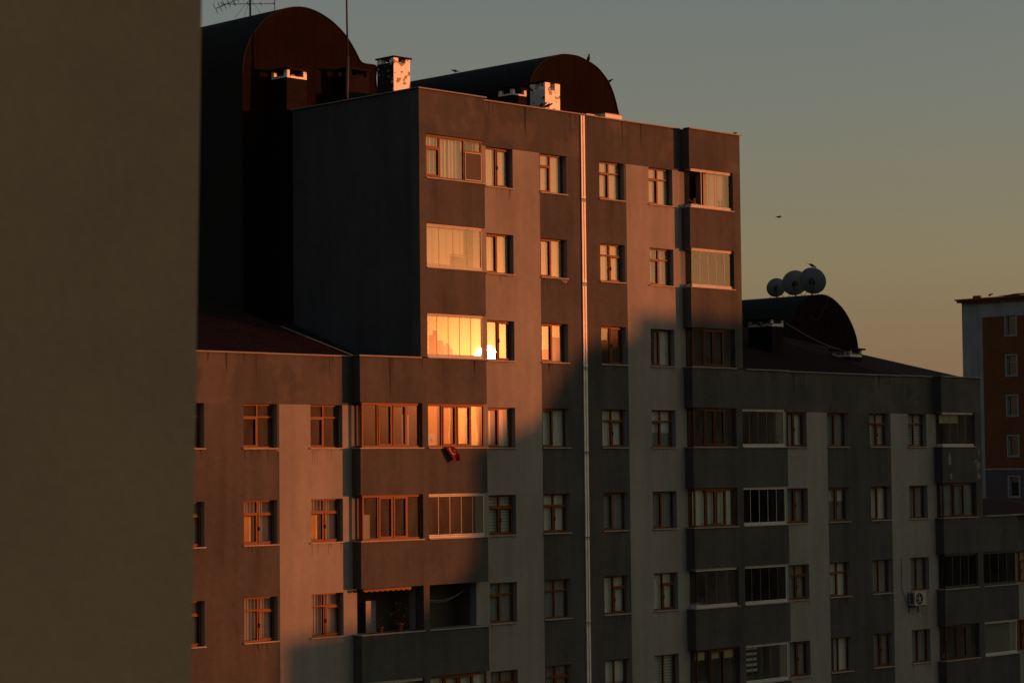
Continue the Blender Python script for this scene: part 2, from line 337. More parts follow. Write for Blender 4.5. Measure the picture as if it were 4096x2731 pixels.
# --- flat wall sheet with openings
def sheet(mb, xs, zs, hole, col, y, depth=.30):
    xs = sorted(set(round(x, 4) for x in xs)); zs = sorted(set(round(z, 4) for z in zs))
    nx, nz = len(xs)-1, len(zs)-1
    st = [[0]*nz for _ in range(nx)]
    for i in range(nx):
        for j in range(nz):
            st[i][j] = hole((xs[i]+xs[i+1])/2, (zs[j]+zs[j+1])/2)   # 0 wall, 1 hole, 2 nothing
    for i in range(nx):
        for j in range(nz):
            x0, x1, z0, z1 = xs[i], xs[i+1], zs[j], zs[j+1]; xm, zm = (x0+x1)/2, (z0+z1)/2
            if st[i][j] == 0:
                mb.face([(x0, y, z0), (x1, y, z0), (x1, y, z1), (x0, y, z1)], col(xm, zm))
            elif st[i][j] == 1:
                for (a, b_, pts) in ((i-1, j, [(x0, y, z0), (x0, y, z1), (x0, y+depth, z1), (x0, y+depth, z0)]),
                                     (i+1, j, [(x1, y, z0), (x1, y+depth, z0), (x1, y+depth, z1), (x1, y, z1)]),
                                     (i, j-1, [(x0, y, z0), (x0, y+depth, z0), (x1, y+depth, z0), (x1, y, z0)]),
                                     (i, j+1, [(x0, y, z1), (x1, y, z1), (x1, y+depth, z1), (x0, y+depth, z1)])):
                    if 0 <= a < nx and 0 <= b_ < nz and st[a][b_] == 0:
                        xq = xs[a]*.5 + xs[a+1]*.5; zq = zs[b_]*.5 + zs[b_+1]*.5
                        k = col(xq, zq)
                        mb.face(pts, 'reveal')

SECT = [(36.0, 50.6, ROOF_W), (50.6, 66.9, ROOF_T), (66.9, 82.58, ROOF_W), (82.58, 92.0, ROOF_L)]
LIGHT = [(45.07, 48.15), (53.4, 56.58), (61.0, 64.15), (69.35, 72.5), (76.70, 79.85), (85.0, 88.3)]
def topz(x):
    for a, b_, t in SECT:
        if a <= x < b_: return t
    return ROOF_L
def head_top(x):
    t = topz(x); return {ROOF_T: zf(3), ROOF_W: zf(0), ROOF_L: zf(-2)}[t] + WH
BAYSPAN = [(48.0, 53.55), (64.0, 69.5), (79.7, 85.17)]
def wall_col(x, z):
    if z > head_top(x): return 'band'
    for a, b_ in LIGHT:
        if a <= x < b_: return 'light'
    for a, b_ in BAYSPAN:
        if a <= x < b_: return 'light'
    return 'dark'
holes = []
for (c_, f) in W:
    a, b_ = COLS[c_]; holes.append((a, b_-.08, zf(f), zf(f)+WH))
for (c_, f) in V:
    a, b_, s = BAYS[c_]
    if s == 'l': holes.append((a+.17, b_, zf(f), zf(f)+BH))
    else: holes.append((a, b_-.17, zf(f), zf(f)+BH))
xs = [36.0, 92.0, 50.6, 66.9, 82.58]; zs = [-EYE, ROOF_T, ROOF_W, ROOF_L]
for h in holes: xs += h[:2]; zs += h[2:]
for a, b_ in LIGHT: xs += [a, b_]
for f in (3, 0, -2): zs.append(zf(f)+WH)
def hole(x, z):
    if z > topz(x): return 2
    for h in holes:
        if h[0] < x < h[1] and h[2] < z < h[3]: return 1
    return 0
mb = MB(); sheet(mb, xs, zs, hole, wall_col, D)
# flaking edges and runs under sills, 2 mm proud of the render
def blob(mb, cx, cz, rx, rz, y, k, n=18, seed=0, top=False):
    rnd = random.Random(seed); pts = []
    for i in range(n):
        a = 2*math.pi*i/n; r = 1 + rnd.uniform(-.38, .38)
        x = cx + rx*r*math.cos(a); z = cz + rz*r*math.sin(a)
        if top: z = min(z, cz)
        pts.append((x, y, z))
    c0 = (cx, y, cz - (rz*.3 if top else 0))
    for i in range(n):
        mb.face([c0, pts[i], pts[(i+1) % n]], k)
for i, (bx, bz, rx, rz) in enumerate([(55.05, zf(2)-.06, .22, .07), (54.5, zf(2)-.05, .42, .05), (57.75, zf(2)-.05, .16, .09), (54.7, zf(1)-.05, .3, .05),
                                       (45.0, zf(0)-.05, .08, .05), (62.6, zf(-1)-.05, .3, .04), (70.4, zf(0)-.05, .3, .03)]):
    blob(mb, bx, bz, rx, rz, D-.003, 'patch', seed=i, top=True)
rnd_ = random.Random(11)
def run(mb, x, z, w_2, L, y, k):
    j_ = rnd_.uniform(-.02, .02)
    mb.face([(x-w_2, y, z), (x+w_2, y, z), (x+w_2*.7+j_, y, z-L*.55), (x+w_2*.15+j_, y, z-L), (x-w_2*.4+j_, y, z-L*.7)], k)
for key in W:
    x0_, x1_ = COLS[key[0]]; zz_ = zf(key[1])-.037; lt = wall_col((x0_+x1_)/2, zz_-.3) == 'light'
    for q in range(rnd_.choice((2, 3, 4, 5))):
        run(mb, rnd_.uniform(x0_, x1_-.05), zz_, rnd_.uniform(.008, .03), rnd_.uniform(.10, .55), D-.0025, 'stainl' if lt else 'stain')
for x_, t_ in [(rnd_.uniform(54, 64), ROOF_T) for _ in range(9)] + [(rnd_.uniform(40, 47.5), ROOF_W) for _ in range(6)] + [(rnd_.uniform(69.8, 79), ROOF_W) for _ in range(10)]:
    run(mb, x_, t_-.01, rnd_.uniform(.015, .04), rnd_.uniform(.25, 1.1), D-.0025, 'stain')
wall = mb.build('wall', B, fix=False)
tag(wall, 'front wall of grey render with paler vertical stripes')

# --- other outer walls (tower flanks, backs)
mb = MB()
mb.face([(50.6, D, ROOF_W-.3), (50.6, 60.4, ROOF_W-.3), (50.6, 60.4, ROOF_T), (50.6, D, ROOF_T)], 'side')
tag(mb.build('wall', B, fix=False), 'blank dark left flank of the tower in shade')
mb = MB()
mb.face([(66.9, D, ROOF_W-.3), (66.9, 60.4, ROOF_W-.3), (66.9, 60.4, ROOF_T), (66.9, D, ROOF_T)], 'side')
mb.face([(50.6, 60.4, -EYE), (66.9, 60.4, -EYE), (66.9, 60.4, ROOF_T), (50.6, 60.4, ROOF_T)], 'side')
mb.face([(36, D, -EYE), (36, 68, -EYE), (36, 68, ROOF_W), (36, D, ROOF_W)], 'side')
mb.face([(36, 68, -EYE), (92, 68, -EYE), (92, 68, -3), (82.58, 68, -3), (82.58, 68, ROOF_W), (36, 68, ROOF_W)], 'side')
mb.face([(82.58, D, ROOF_L-.4), (82.58, 68, ROOF_L-.4), (82.58, 68, ROOF_W), (82.58, D, ROOF_W)], 'side')
mb.face([(92, D, -EYE), (92, 68, -EYE), (92, 68, ROOF_L), (92, D, ROOF_L)], 'side')
mb.build('rear_wall', B)

# --- balcony bays: parapets, pillars, ledge slabs
def parapet(x0, x1, z0, z1, extra=None):
    mb = MB(); mb.box(x0, x1, YB, D+.0, z0, z1, 'dark', skip='b')
    if extra: extra(mb)
    return mb.build('balcony_parapet', B)
def top_band(x0, x1, z0, z1):
    mb = MB(); mb.box(x0, x1, YB, D, z0, z1, 'band', skip='b')
    return mb.build('cornice_band', B)
def flakes(mb):
    for i, (px, pz, rx, rz) in enumerate([(80.22, .10, .11, .26), (80.30, -.60, .09, .13), (82.36, .40, .05, .16), (82.12, .02, .12, .07), (82.30, -.16, .13, .22), (82.33, -.58, .12, .14)]):
        blob(mb, px, pz, rx, rz, YB-.004, 'patch', seed=40+i, n=26)
spans = [((48.0, 50.6), (50.6, 53.55), 0, 3, 'K', 'A'), ((64.0, 66.9), (66.9, 69.5), 3, 0, 'G', 'N'), ((79.7, 82.58), (82.58, 85.17), 0, -2, 'S', 'T')]
for (s1, s2, t1, t2, c1, c2) in spans:
    lo = min(t1, t2)
    for f in range(-3, lo+1):
        parapet(s1[0], s2[1], (zf(f)-H+BH) if f > -3 else zf(f)-1.5, zf(f))
    hi = max(t1, t2); s = s1 if t1 > t2 else s2
    rw = {3: ROOF_T, 0: ROOF_W, -2: ROOF_L}
    # level lo+1 parapet spans both (its top is the lower roof edge)
    def runs(mb, s1=s1, s2=s2, lo=lo, rw=rw):
        if c1 == 'K': run(mb, 49.27, rw[lo]-.02, .07, 1.3, YB-.003, 'stain'); run(mb, 49.40, rw[lo]-.02, .03, .8, YB-.003, 'stain')
        for _ in range(4): run(mb, rnd_.uniform(s1[0]+.2, s2[1]-.2), rw[lo]-.02, .02, rnd_.uniform(.2, .7), YB-.003, 'stain')
    parapet(s1[0], s2[1], zf(lo)+BH, rw[lo], runs)
    for f in range(lo+2, hi+1):
        parapet(s[0], s[1], zf(f)-H+BH, zf(f), flakes if (c1 == 'S' and f == 0) else None)
    top_band(s[0], s[1], zf(hi)+BH, rw[hi])
    # solid strips beside the openings
    pil = {'K': (50.65, 50.9), 'G': (66.47, 66.83), 'S': (82.13, 82.54)}[c1]
    for f in range(-3, lo+1): mb = MB(); mb.box(pil[0], pil[1], YB, D, zf(f)+.002, zf(f)+BH-.002, 'dark'); mb.build('pillar', B)
    for f in range(lo+1, hi+1):
        a, b_ = (s[0], pil[1]) if s is s2 else (pil[0], s[1])
        mb = MB(); mb.box(a, b_, YB, D, zf(f)+.002, zf(f)+BH-.002, 'dark'); mb.build('pillar', B)
# ledges (sills) of the balconies
for (c_, f) in V:
    a, b_, s = BAYS[c_]
    mb = MB()
    if s == 'l': mb.box(a-.04, b_+.03, YB-.05, YB+.13, zf(f)-.03, zf(f)+.004, 'sill'); mb.box(a-.04, a+.16, YB+.13, D-.002, zf(f)-.03, zf(f)+.004, 'sill')
    else: mb.box(a-.01, b_+.05, YB-.05, YB+.13, zf(f)-.03, zf(f)+.004, 'sill'); mb.box(b_-.12, b_+.05, YB+.13, D-.002, zf(f)-.03, zf(f)+.004, 'sill')
    W['ledge', c_, f] = mb

# --- interiors (one lining per opening)
def inbox(mb, x0, x1, y0, y1, z0, z1, k):
    mb.face([(x0, y1, z0), (x1, y1, z0), (x1, y1, z1), (x0, y1, z1)], k)
    mb.face([(x0, y0, z0), (x0, y1, z0), (x0, y1, z1), (x0, y0, z1)], k)
    mb.face([(x1, y0, z0), (x1, y1, z0), (x1, y1, z1), (x1, y0, z1)], k)
    mb.face([(x0, y0, z0), (x1, y0, z0), (x1, y1, z0), (x0, y1, z0)], k)
    mb.face([(x0, y0, z1), (x1, y0, z1), (x1, y1, z1), (x0, y1, z1)], k)
def balcony_inside(c_, f, op, par):
    a, b_, s = BAYS[c_]; z = zf(f); k = ('room' if V[c_, f][0] == 'open' else 'nichedark') if op.get('k') else 'niche'  # k puts the shade of the recess into the lining colour
    x0, x1 = (a+.17, b_) if s == 'l' else (a, b_-.17)
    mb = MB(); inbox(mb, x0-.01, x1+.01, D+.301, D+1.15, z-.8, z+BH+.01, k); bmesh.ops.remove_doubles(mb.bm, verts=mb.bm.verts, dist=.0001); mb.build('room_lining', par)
    if not op.get('k'):   # balcony door and window in the back wall
        xm = x0 + (x1-x0)*(.15 if s == 'l' else .25)
        mb = MB(); mb.box(xm, xm+.78, D+1.10, D+1.149, z-.79, z+1.25, 'pvc' if (f % 2) else 'plastic')
        mb.box(xm+.12, xm+.66, D+1.09, D+1.10, z-.1, z+1.12, 'gasket'); mb.build('balcony_door', par)
        mb = MB(); mb.box(xm+1.0, min(xm+1.9, x1-.05), D+1.10, D+1.149, z+.1, z+1.2, 'gasket'); mb.build('inner_window', par)

# --- windows
def frame_rect(fb, x0, x1, z0, z1, y0, y1, t, k, tb=None, tt=None):
    tb = tb or t; tt = tt or t
    fb.box(x0, x1, y0, y1, z1-tt, z1, k); fb.box(x0, x1, y0, y1, z0, z0+tb, k)
    fb.box(x0, x0+t, y0, y1, z0+tb, z1-tt, k); fb.box(x1-t, x1, y0, y1, z0+tb, z1-tt, k)
def pane_quad(gb, x0, x1, z0, z1, y, k, til=.0012):
    a, b_ = random.uniform(-til, til), random.uniform(-til, til)
    w2, h2 = (x1-x0)/2, (z1-z0)/2
    gb.face([(x0, y-a*w2-b_*h2, z0), (x1, y+a*w2-b_*h2, z0), (x1, y+a*w2+b_*h2, z1), (x0, y-a*w2+b_*h2, z1)], k)
def pleat(cb, x0, x1, z0, z1, y, k, per=.11, amp=.022, scal=False, flare=0):
    n = max(4, int((x1-x0)/per*5)); prev = None
    for i in range(n+1):
        t = i/n; x = x0+(x1-x0)*t; yy = y + amp*math.sin(2*math.pi*(x-x0)/per) + amp*.5*math.sin(2*math.pi*(x-x0)/per*.37+1)
        zz = z0 + (.045*abs(math.sin(math.pi*(x-x0)/.22)) if scal else 0)
        cur = [(x, yy, zz), (x+flare*(t-.5), yy, z1)]
        if prev: cb.face([prev[0], cur[0], cur[1], prev[1]], k, smooth=True)
        prev = cur
def curtain(cur, x0, x1, z0, z1, y, parent):
    cb = MB(); nm = 'curtain'
    h = z1-z0; w2 = x1-x0
    if cur in ('dark', 'none'): return
    if cur == 'blind': cb.box(x0, x1, y-.06, y-.056, z0+.02, z1, 'blind'); nm = 'blind'
    elif cur == 'blindl':
        pleat(cb, x0, x1-.55, z0, z1, y, 'blind', per=.17, amp=.03)
    elif cur == 'sheer': pleat(cb, x0, x1, z0, z1, y, 'sheer', per=random.uniform(.12, .3))
    elif cur == 'sheerd': pleat(cb, x0, x1, z0, z1, y, 'sheerd', per=random.uniform(.08, .13))
    elif cur == 'sheerr': pleat(cb, x0+w2*.42, x1, z0, z1, y, 'sheer', per=.2)
    elif cur == 'halfsheer': pleat(cb, x0, x1, z0, z1, y, 'sheer', per=.35); 
    elif cur == 'sheertop':
        cb.box(x0, x1, y, y+.006, z0+h*.6, z1, 'sheer'); pleat(cb, x0, x1, z0, z0+h*.6-.01, y+.05, 'sheerd')
    elif cur == 'amberlit': cb.box(x0, x1, y-.07, y-.066, z0, z1, 'amberlit')
    elif cur == 'drape': pleat(cb, x0, x1, z0, z1, y, 'drape', per=.2, amp=.035)
    elif cur == 'lacehalf':
        cb.box(x0, x1, y, y+.006, z0+h*.42, z1, 'sheer'); pleat(cb, x0, x1, z0, z0+h*.45, y+.03, 'sheerd', per=.1)
        n = 12
        for i in range(n):
            a = x0+w2*i/n; b_ = x0+w2*(i+1)/n
            cb.face([(a, y-.002, z0+h*.42), (b_, y-.002, z0+h*.42), ((a+b_)/2+.02, y-.002, z0+h*.38), ((a+b_)/2-.02, y-.002, z0+h*.38)], 'sheer')
    elif cur == 'zebra':
        n = int(h/.105); nm = 'blind'
        for i in range(n):
            cb.box(x0, x1, y, y+.005, z0+h*i/n, z0+h*(i+.62)/n, 'zebraw')
            cb.box(x0, x1, y+.006, y+.010, z0+h*(i+.62)/n, z0+h*(i+1)/n, 'sheerd')
    if len(cb.bm.verts): cb.build(nm, parent)
    else: cb.bm.free()

def main_window(c_, f, panes, cur, op):
    a, b_ = COLS[c_]; x0, x1 = a, b_-.08; z0, z1 = zf(f), zf(f)+WH; y = D+.17
    fb = MB(); gb = MB(); k = 'pvc'; t = .045
    x0 += .002; x1 -= .002; z0 += .002; z1 -= .002
    frame_rect(fb, x0, x1, z0, z1, y, y+.075, t, k)
    xm = (x0+x1)/2; mw = .028
    fb.box(xm-mw, xm+mw, y-.003, y+.075, z0+t, z1-t, k)
    cells = [(x0+t, xm-mw), (xm+mw, x1-t)]
    for (px0, px1), pc in zip(cells, panes):
        zt = z1-t; zb = z0+t
        if 't' in pc:
            zt2 = zb + (zt-zb)*.72
            fb.box(px0, px1, y-.004, y+.075, zt2-.022, zt2+.026, k)
            for q in (.3, .72): fb.box(px0+(px1-px0)*q-.012, px0+(px1-px0)*q+.012, y-.009, y-.004, zt2-.006, zt2+.008, 'gasket')
            pane_quad(gb, px0, px1, zt2+.026, zt, y+.035, 'glass'); zt = zt2-.022
        if 'S' in pc:
            frame_rect(fb, px0, px1, zb, zt, y-.022, y+.06, .040, k)
            frame_rect(fb, px0+.040, px1-.040, zb+.040, zt-.040, y-.006, y+.05, .008, 'gasket')
            if 'M' in pc:
                for q in (.25, .5, .75): fb.box(px0+.06, px1-.06, y+.02, y+.028, zb+(zt-zb)*q-.006, zb+(zt-zb)*q+.006, k)
                fb.box((px0+px1)/2-.005, (px0+px1)/2+.005, y+.029, y+.033, zb+.06, zt-.06, k)
            fb.box(px0+.014, px0+.034, y-.05, y-.022, (zb+zt)/2-.06, (zb+zt)/2+.06, 'gasket')
            pane_quad(gb, px0+.04, px1-.04, zb+.04, zt-.04, y+.035, 'glass')
        else:
            frame_rect(fb, px0, px1, zb, zt, y+.012, y+.05, .009, 'gasket')
            pane_quad(gb, px0+.009, px1-.009, zb+.009, zt-.009, y+.035, 'glass')
    for q in (.25, .8): fb.box(x0+(x1-x0)*q-.014, x0+(x1-x0)*q+.014, y-.007, y-.0, z0+.02, z0+.034, 'gasket')
    o = fb.build('window', B)
    rm = MB(); inbox(rm, a-.25, b_+.17, D+.301, D+2.6, z0-.5, z0+WH+.1, 'room'); bmesh.ops.remove_doubles(rm.bm, verts=rm.bm.verts, dist=.0001); rm.build('room_lining', o)
    gb.build('pane', o, fix=False)
    sb = MB(); s0 = x0-.05; s1 = b_-.05
    sb.box(s0, s1, D-.065, D+.16, z0-.034, z0-.0005, 'sill'); sb.build('sill', o)
    curtain(cur, x0+.03, x1-.03, z0+.03, z1-.03, y+.14, o)
    if c_ in ('L1', 'L2') and f == -1:
        pb = MB(); pleat(pb, x0+.17, x0+.46, z0+.08, z0+.84, y+.09, 'amberlit', per=.3, amp=.02); pb.build('curtain', o)  # sunlit orange patch painted as an added strip of cloth
    if op.get('part'):
        pb = MB(); pb.box(x0+.06, xm-.04, y+.10, y+.104, z0+.06, z0+.86, 'insect'); pb.build('insect_screen', o)

for key, val in list(W.items()):
    if len(key) == 3: continue
    main_window(key[0], key[1], *val)

def bay_window(c_, f, kd, n, cur, op):
    a, b_, s = BAYS[c_]; z0, z1 = zf(f)+.006, zf(f)+BH-.003; y = YB+.10
    if kd == 'open':
        o = W['ledge', c_, f].build('ledge', B); balcony_inside(c_, f, op, o); return o
    wood = kd in ('wood', 'wood3', 'special')
    if s == 'l': x0, x1 = a+.15, b_-.002
    else: x0, x1 = a+.002, b_-(.02 if wood else .10)
    fb, gb = MB(), MB()
    gk = 'glassk' if op.get('k') else 'glassd'
    if wood:
        t = .06; k = 'pvcshade' if op.get('dk') else 'pvc'
        frame_rect(fb, x0, x1, z0, z1, y, y+.07, t, k, tt=.07)
        # return side
        xs_ = x0 if s == 'l' else x1-.07
        if s == 'l':
            fb.box(x0-.001, x0+.07, y+.07, D-.05, z1-.07, z1-.001, k); fb.box(x0-.001, x0+.07, y+.07, D-.05, z0+.001, z0+.06, k)
            fb.box(x0+.0, x0+.068, D-.05, D+.02, z0+.001, z1-.001, k)
            gb.face([(x0+.03, y+.07, z0+.06), (x0+.03, D-.05, z0+.06), (x0+.03, D-.05, z1-.07), (x0+.03, y+.07, z1-.07)], 'glass')
        else:
            fb.box(x1-.07, x1+.001, y+.07, D-.05, z1-.07, z1-.001, k); fb.box(x1-.07, x1+.001, y+.07, D-.05, z0+.001, z0+.06, k)
            fb.box(x1-.068, x1, D-.05, D+.02, z0+.001, z1-.001, k)
            gb.face([(x1-.03, y+.07, z0+.06), (x1-.03, D-.05, z0+.06), (x1-.03, D-.05, z1-.07), (x1-.03, y+.07, z1-.07)], 'glass')
        if kd == 'special': div = [0, .25, .69, 1.0]; codes = ['tS', 'F', 'tN']
        elif kd == 'wood3': div = [0, .30, .66, 1.0]; codes = ['F', 'S', 'F']
        else: div = [0, .25, .51, .77, 1.0]; codes = ['F', 'S', 'S', 'F']
        X0, X1 = x0+t, x1-t
        for i, pc in enumerate(codes):
            p0 = X0+(X1-X0)*div[i] + (.03 if i else 0); p1 = X0+(X1-X0)*div[i+1] - (.03 if i < len(codes)-1 else 0)
            if i: fb.box(p0-.06, p0, y-.003, y+.07, z0+t, z1-.07, k)
            zb, zt = z0+t, z1-.07
            if 't' in pc:
                z2 = zb+(zt-zb)*.74; fb.box(p0, p1, y-.004, y+.07, z2-.03, z2+.035, k)
                pane_quad(gb, p0, p1, z2+.035, zt, y+.03, 'glass'); zt = z2-.03
            if 'S' in pc:
                frame_rect(fb, p0, p1, zb, zt, y-.022, y+.055, .05, k); frame_rect(fb, p0+.05, p1-.05, zb+.05, zt-.05, y-.006, y+.05, .008, 'gasket')
                if op.get('munt'):
                    for q in (.25, .5, .75): fb.box(p0+.06, p1-.06, y+.02, y+.027, zb+(zt-zb)*q-.005, zb+(zt-zb)*q+.005, k)
                pane_quad(gb, p0+.05, p1-.05, zb+.05, zt-.05, y+.03, 'glass')
            elif 'N' in pc:
                frame_rect(fb, p0, p1, zb, zt, y-.035, y-.006, .022, 'alu')
                nb = MB(); nb.box(p0+.022, p1-.022, y-.02, y-.018, zb+.022, zt-.022, 'insect'); W['scr'] = nb
                pane_quad(gb, p0, p1, zb, zt, y+.03, 'glass')
            else:
                frame_rect(fb, p0, p1, zb, zt, y+.012, y+.05, .008, 'gasket')
                pane_quad(gb, p0+.008, p1-.008, zb+.008, zt-.008, y+.03, 'glass')
        for q in (.12, .3, .5, .68, .86): fb.box(x0+(x1-x0)*q-.014, x0+(x1-x0)*q+.014, y-.006, y, z0+.022, z0+.034, 'gasket')
    else:
        k = op.get('fr', 'alu')
        fb.box(x0, x1, y-.03, y+.05, z1-.05, z1, k); fb.box(x0, x1, y-.022, y+.04, z1-.095, z1-.056, k)
        fb.box(x0, x1, y-.022, y+.04, z0+.065, z0+.105, k); fb.box(x0, x1, y-.035, y+.05, z0, z0+.058, k)
        fb.box(x0, x1, y-.01, y+.03, z1-.056, z1-.05, 'gasket'); fb.box(x0, x1, y-.01, y+.03, z0+.058, z0+.065, 'gasket')
        if s == 'l':
            fb.box(x0, x0+.05, y+.05, D-.03, z1-.05, z1-.001, k); fb.box(x0, x0+.05, y+.05, D-.03, z0+.001, z0+.10, k)
            gb.face([(x0+.02, y+.05, z0+.10), (x0+.02, D, z0+.10), (x0+.02, D, z1-.05), (x0+.02, y+.05, z1-.05)], gk)
        else:
            fb.box(x1-.03, x1, y-.02, y+.04, z0+.105, z1-.095, k)
            gb.face([(x1-.02, y+.05, z0+.10), (x1-.02, D, z0+.10), (x1-.02, D, z1-.05), (x1-.02, y+.05, z1-.05)], gk)
        for i in range(n):
            p0 = x0+(x1-x0)*i/n; p1 = x0+(x1-x0)*(i+1)/n
            skip = (kd == 'alugap' and i == 1) or (kd == 'aluopen' and i < 2)
            if i and kd != 'aluopen' or (kd == 'aluopen' and i > 1):
                fb.box(p0-.009, p0+.009, y-.004, y+.012, z0+.105, z1-.095, 'alu' if (kd == 'alugap' or (c_, f) == ('A', 2)) else 'line')
                fb.box(p0-.006, p0+.006, y-.026, y-.022, z1-.095, z1-.056, 'gasket'); fb.box(p0-.006, p0+.006, y-.026, y-.022, z0+.065, z0+.105, 'gasket')
            if kd == 'aluopen' and i == 1: fb.box(p1-.02-.3, p1-.02-.27, y+.0, y+.25, z0+.105, z1-.1, 'line')
            if not skip: pane_quad(gb, p0+.009, p1-.009, z0+.105, z1-.095, y+.004, gk, til=.0006)
    o = fb.build('window', B)
    gb.build('pane', o, fix=False)
    if wood and kd == 'special': W['scr'].build('insect_screen', o)
    W['ledge', c_, f].build('sill', o); balcony_inside(c_, f, op, o)
    yc = y+.16
    if cur in ('amberlit', 'drape', 'sheer', 'sheerd', 'blindl'): curtain(cur, x0+.07, x1-.07, z0+.05, z1-.06, yc, o)
    elif cur == 'blindp':
        cb = MB(); q = (x1-x0)/4
        cb.box(x0+.01, x0+2*q, yc, yc+.005, z0+.14, z1-.1, 'blind'); cb.box(x0+2*q, x0+3*q, yc+.02, yc+.025, z0+.5, z1-.1, 'blind')
        cb.box(x0+2*q, x0+3*q, yc-.01, yc-.005, z0+.44, z0+.46, 'alu'); cb.build('blind', o)
    elif cur == 'blindr':
        cb = MB(); q = (x1-x0)/5; cb.box(x0+2*q, x1-.1, yc, yc+.005, z0+.1, z1-.1, 'blind'); cb.build('blind', o)
    elif cur == 'zebral':
        cb = MB(); q = (x1-x0)*.37
        for i in range(5): cb.box(x0+.02, x0+q, yc, yc+.005, z1-.2-i*.2, z1-.1-i*.2, 'zebraw')
        cb.build('blind', o)
    elif cur in ('valance', 'valancel'):
        cb = MB(); xe = x1-.08 if cur == 'valance' else x0+(x1-x0)*.62
        for (u0, u1) in ([(x0+.08, x0+.62), (x0+.85, x0+1.45), (x0+1.62, xe)] if cur == 'valance' else [(x0+.05, xe)]):
            pleat(cb, u0, u1, z1-(.42 if cur == 'valance' else .48), z1-.10, yc, 'lace', per=.5, amp=.01, scal=True)
        cb.build('valance', o)
    elif cur == 'vertical':
        cb = MB()
        n2 = 34
        for i in range(n2):
            u = x0+.03+(x1-x0-.06)*i/n2; cb.face([(u, yc, z0+.1), (u+.068, yc+.03, z0+.1), (u+.068, yc+.03, z1-.1), (u, yc, z1-.1)], 'sheer')
        cb.build('blind', o)
    return o
bw = {}
for (c_, f), (kd, n_, cu, op) in V.items(): bw[c_, f] = bay_window(c_, f, kd, n_, cu, op)

# scraps seen behind the glass: sheet of paper, posters
mb = MB(); x = 50.98; y = YB+.16; z = zf(0)
mb.box(x, x+.36, y, y+.003, z+.06, z+.46, 'paper'); 
for a in range(9):
    an = a*.7+.3; r = .12+.03*(a % 3)
    mb.face([(x+.2, y-.002, z+.24), (x+.2+r*math.cos(an), y-.002, z+.24+r*math.sin(an)), (x+.2+.022*math.cos(an+1.2), y-.002, z+.24+.022*math.sin(an+1.2))], 'drape')
mb.build('paper_sheet', bw['A', 0])
mb = MB(); x = 50.0; mb.box(x, x+.3, y+.1, y+.12, zf(0)+.05, zf(0)+1.05, 'sheerd'); mb.build('cloth_panel', bw['K', 0])
mb = MB(); x = 48.35; mb.box(x, x+.22, y+.1, y+.11, zf(-1)+.06, zf(-1)+.78, 'sheerd'); frame_rect(mb, x-.01, x+.23, zf(-1)+.06, zf(-1)+.80, y+.09, y+.099, .012, 'alu'); mb.build('framed_panel', bw['K', -1])

# --- copings
def coping(x0, x1, y, z, k='metal'):
    mb = MB(); x = x0; rnd = random.Random(int(x0*10))
    while x < x1-.01:
        e = min(x+rnd.uniform(2.2, 3.2), x1)
        if x1-e < .6: e = x1
        dz = rnd.uniform(-.008, .008)
        mb.box(x, e-.006, y-.075, y+.24, z+dz, z+.024+dz, k); mb.box(x, e-.006, y-.075, y-.06, z-.02+dz, z+dz, k); x = e
    return mb.build('coping', B)
coping(53.62, 63.93, D, ROOF_T); coping(50.53, 53.61, YB, ROOF_T); coping(63.94, 66.98, YB, ROOF_T)
coping(36, 47.9, D, ROOF_W); coping(47.92, 50.58, YB, ROOF_W); coping(67.0, 69.56, YB, ROOF_W); coping(69.57, 79.6, D, ROOF_W)
coping(79.62, 82.66, YB, ROOF_W); coping(82.68, 85.2, YB, ROOF_L); coping(85.21, 92, D, ROOF_L)
mb = MB(); mb.box(50.53, 50.70, YB+.245, 60.45, ROOF_T-.002, ROOF_T+.034, 'metal'); mb.build('coping', B)
mb = MB(); mb.box(66.82, 66.98, YB+.245, 60.45, ROOF_T-.002, ROOF_T+.034, 'metal')
mb.build('coping', B)

# --- roofs
mb = MB(); zr_ = ROOF_T-.03; mb.face([(50.6, YB, zr_), (53.55, YB, zr_), (53.55, D, zr_), (64.0, D, zr_), (64.0, YB, zr_), (66.9, YB, zr_), (66.9, 60.4, zr_), (50.6, 60.4, zr_)], 'soot')
roofT = mb.build('flat_roof', B)
def S1(Y): return 3.5 + .31*(Y-54.5)
mb = MB()
def tiles(mb, x0, x1, y0, y1, zfun, k, n):
    for i in range(n):       # low ribs running up the slope
        a = x0+(x1-x0)*i/n; b_ = x0+(x1-x0)*(i+1)/n; c_ = (a+b_)/2
        mb.face([(a, y0, zfun(y0)), (c_, y0, zfun(y0)+.035), (c_, y1, zfun(y1)+.035), (a, y1, zfun(y1))], k)
        mb.face([(c_, y0, zfun(y0)+.035), (b_, y0, zfun(y0)), (b_, y1, zfun(y1)), (c_, y1, zfun(y1)+.035)], k)
tiles(mb, 36, 48, 54.5, 62.5, S1, 'tile', 44)
mb.face([(36, 62.5, S1(62.5)), (48, 62.5, S1(62.5)), (48, 68, 3.5), (36, 68, 3.5)], 'tile')
mb.face([(48, 54.5, 3.5), (48, 62.5, S1(62.5)), (48, 68, 3.5), (48, 68, 3), (48, 54.5, 3)], 'metal')
mb.box(47.96, 48.05, 54.45, 57.9, 0, .01, 'metal')
for v in mb.bm.verts[-8:]: v.co.z += S1(v.co.y)+.03
roofL = mb.build('tiled_roof', B, fix=False)
mb = MB()
mb.face([(48.05, YB, 3.47), (50.6, YB, 3.47), (50.6, 57.1, 3.71), (48.05, 57.1, 3.75)], 'moss')
mb.face([(48.05, 57.1, 3.75), (50.6, 57.1, 3.71), (50.6, 60.4, 4.89), (48.05, 60.4, 4.80)], 'moss')
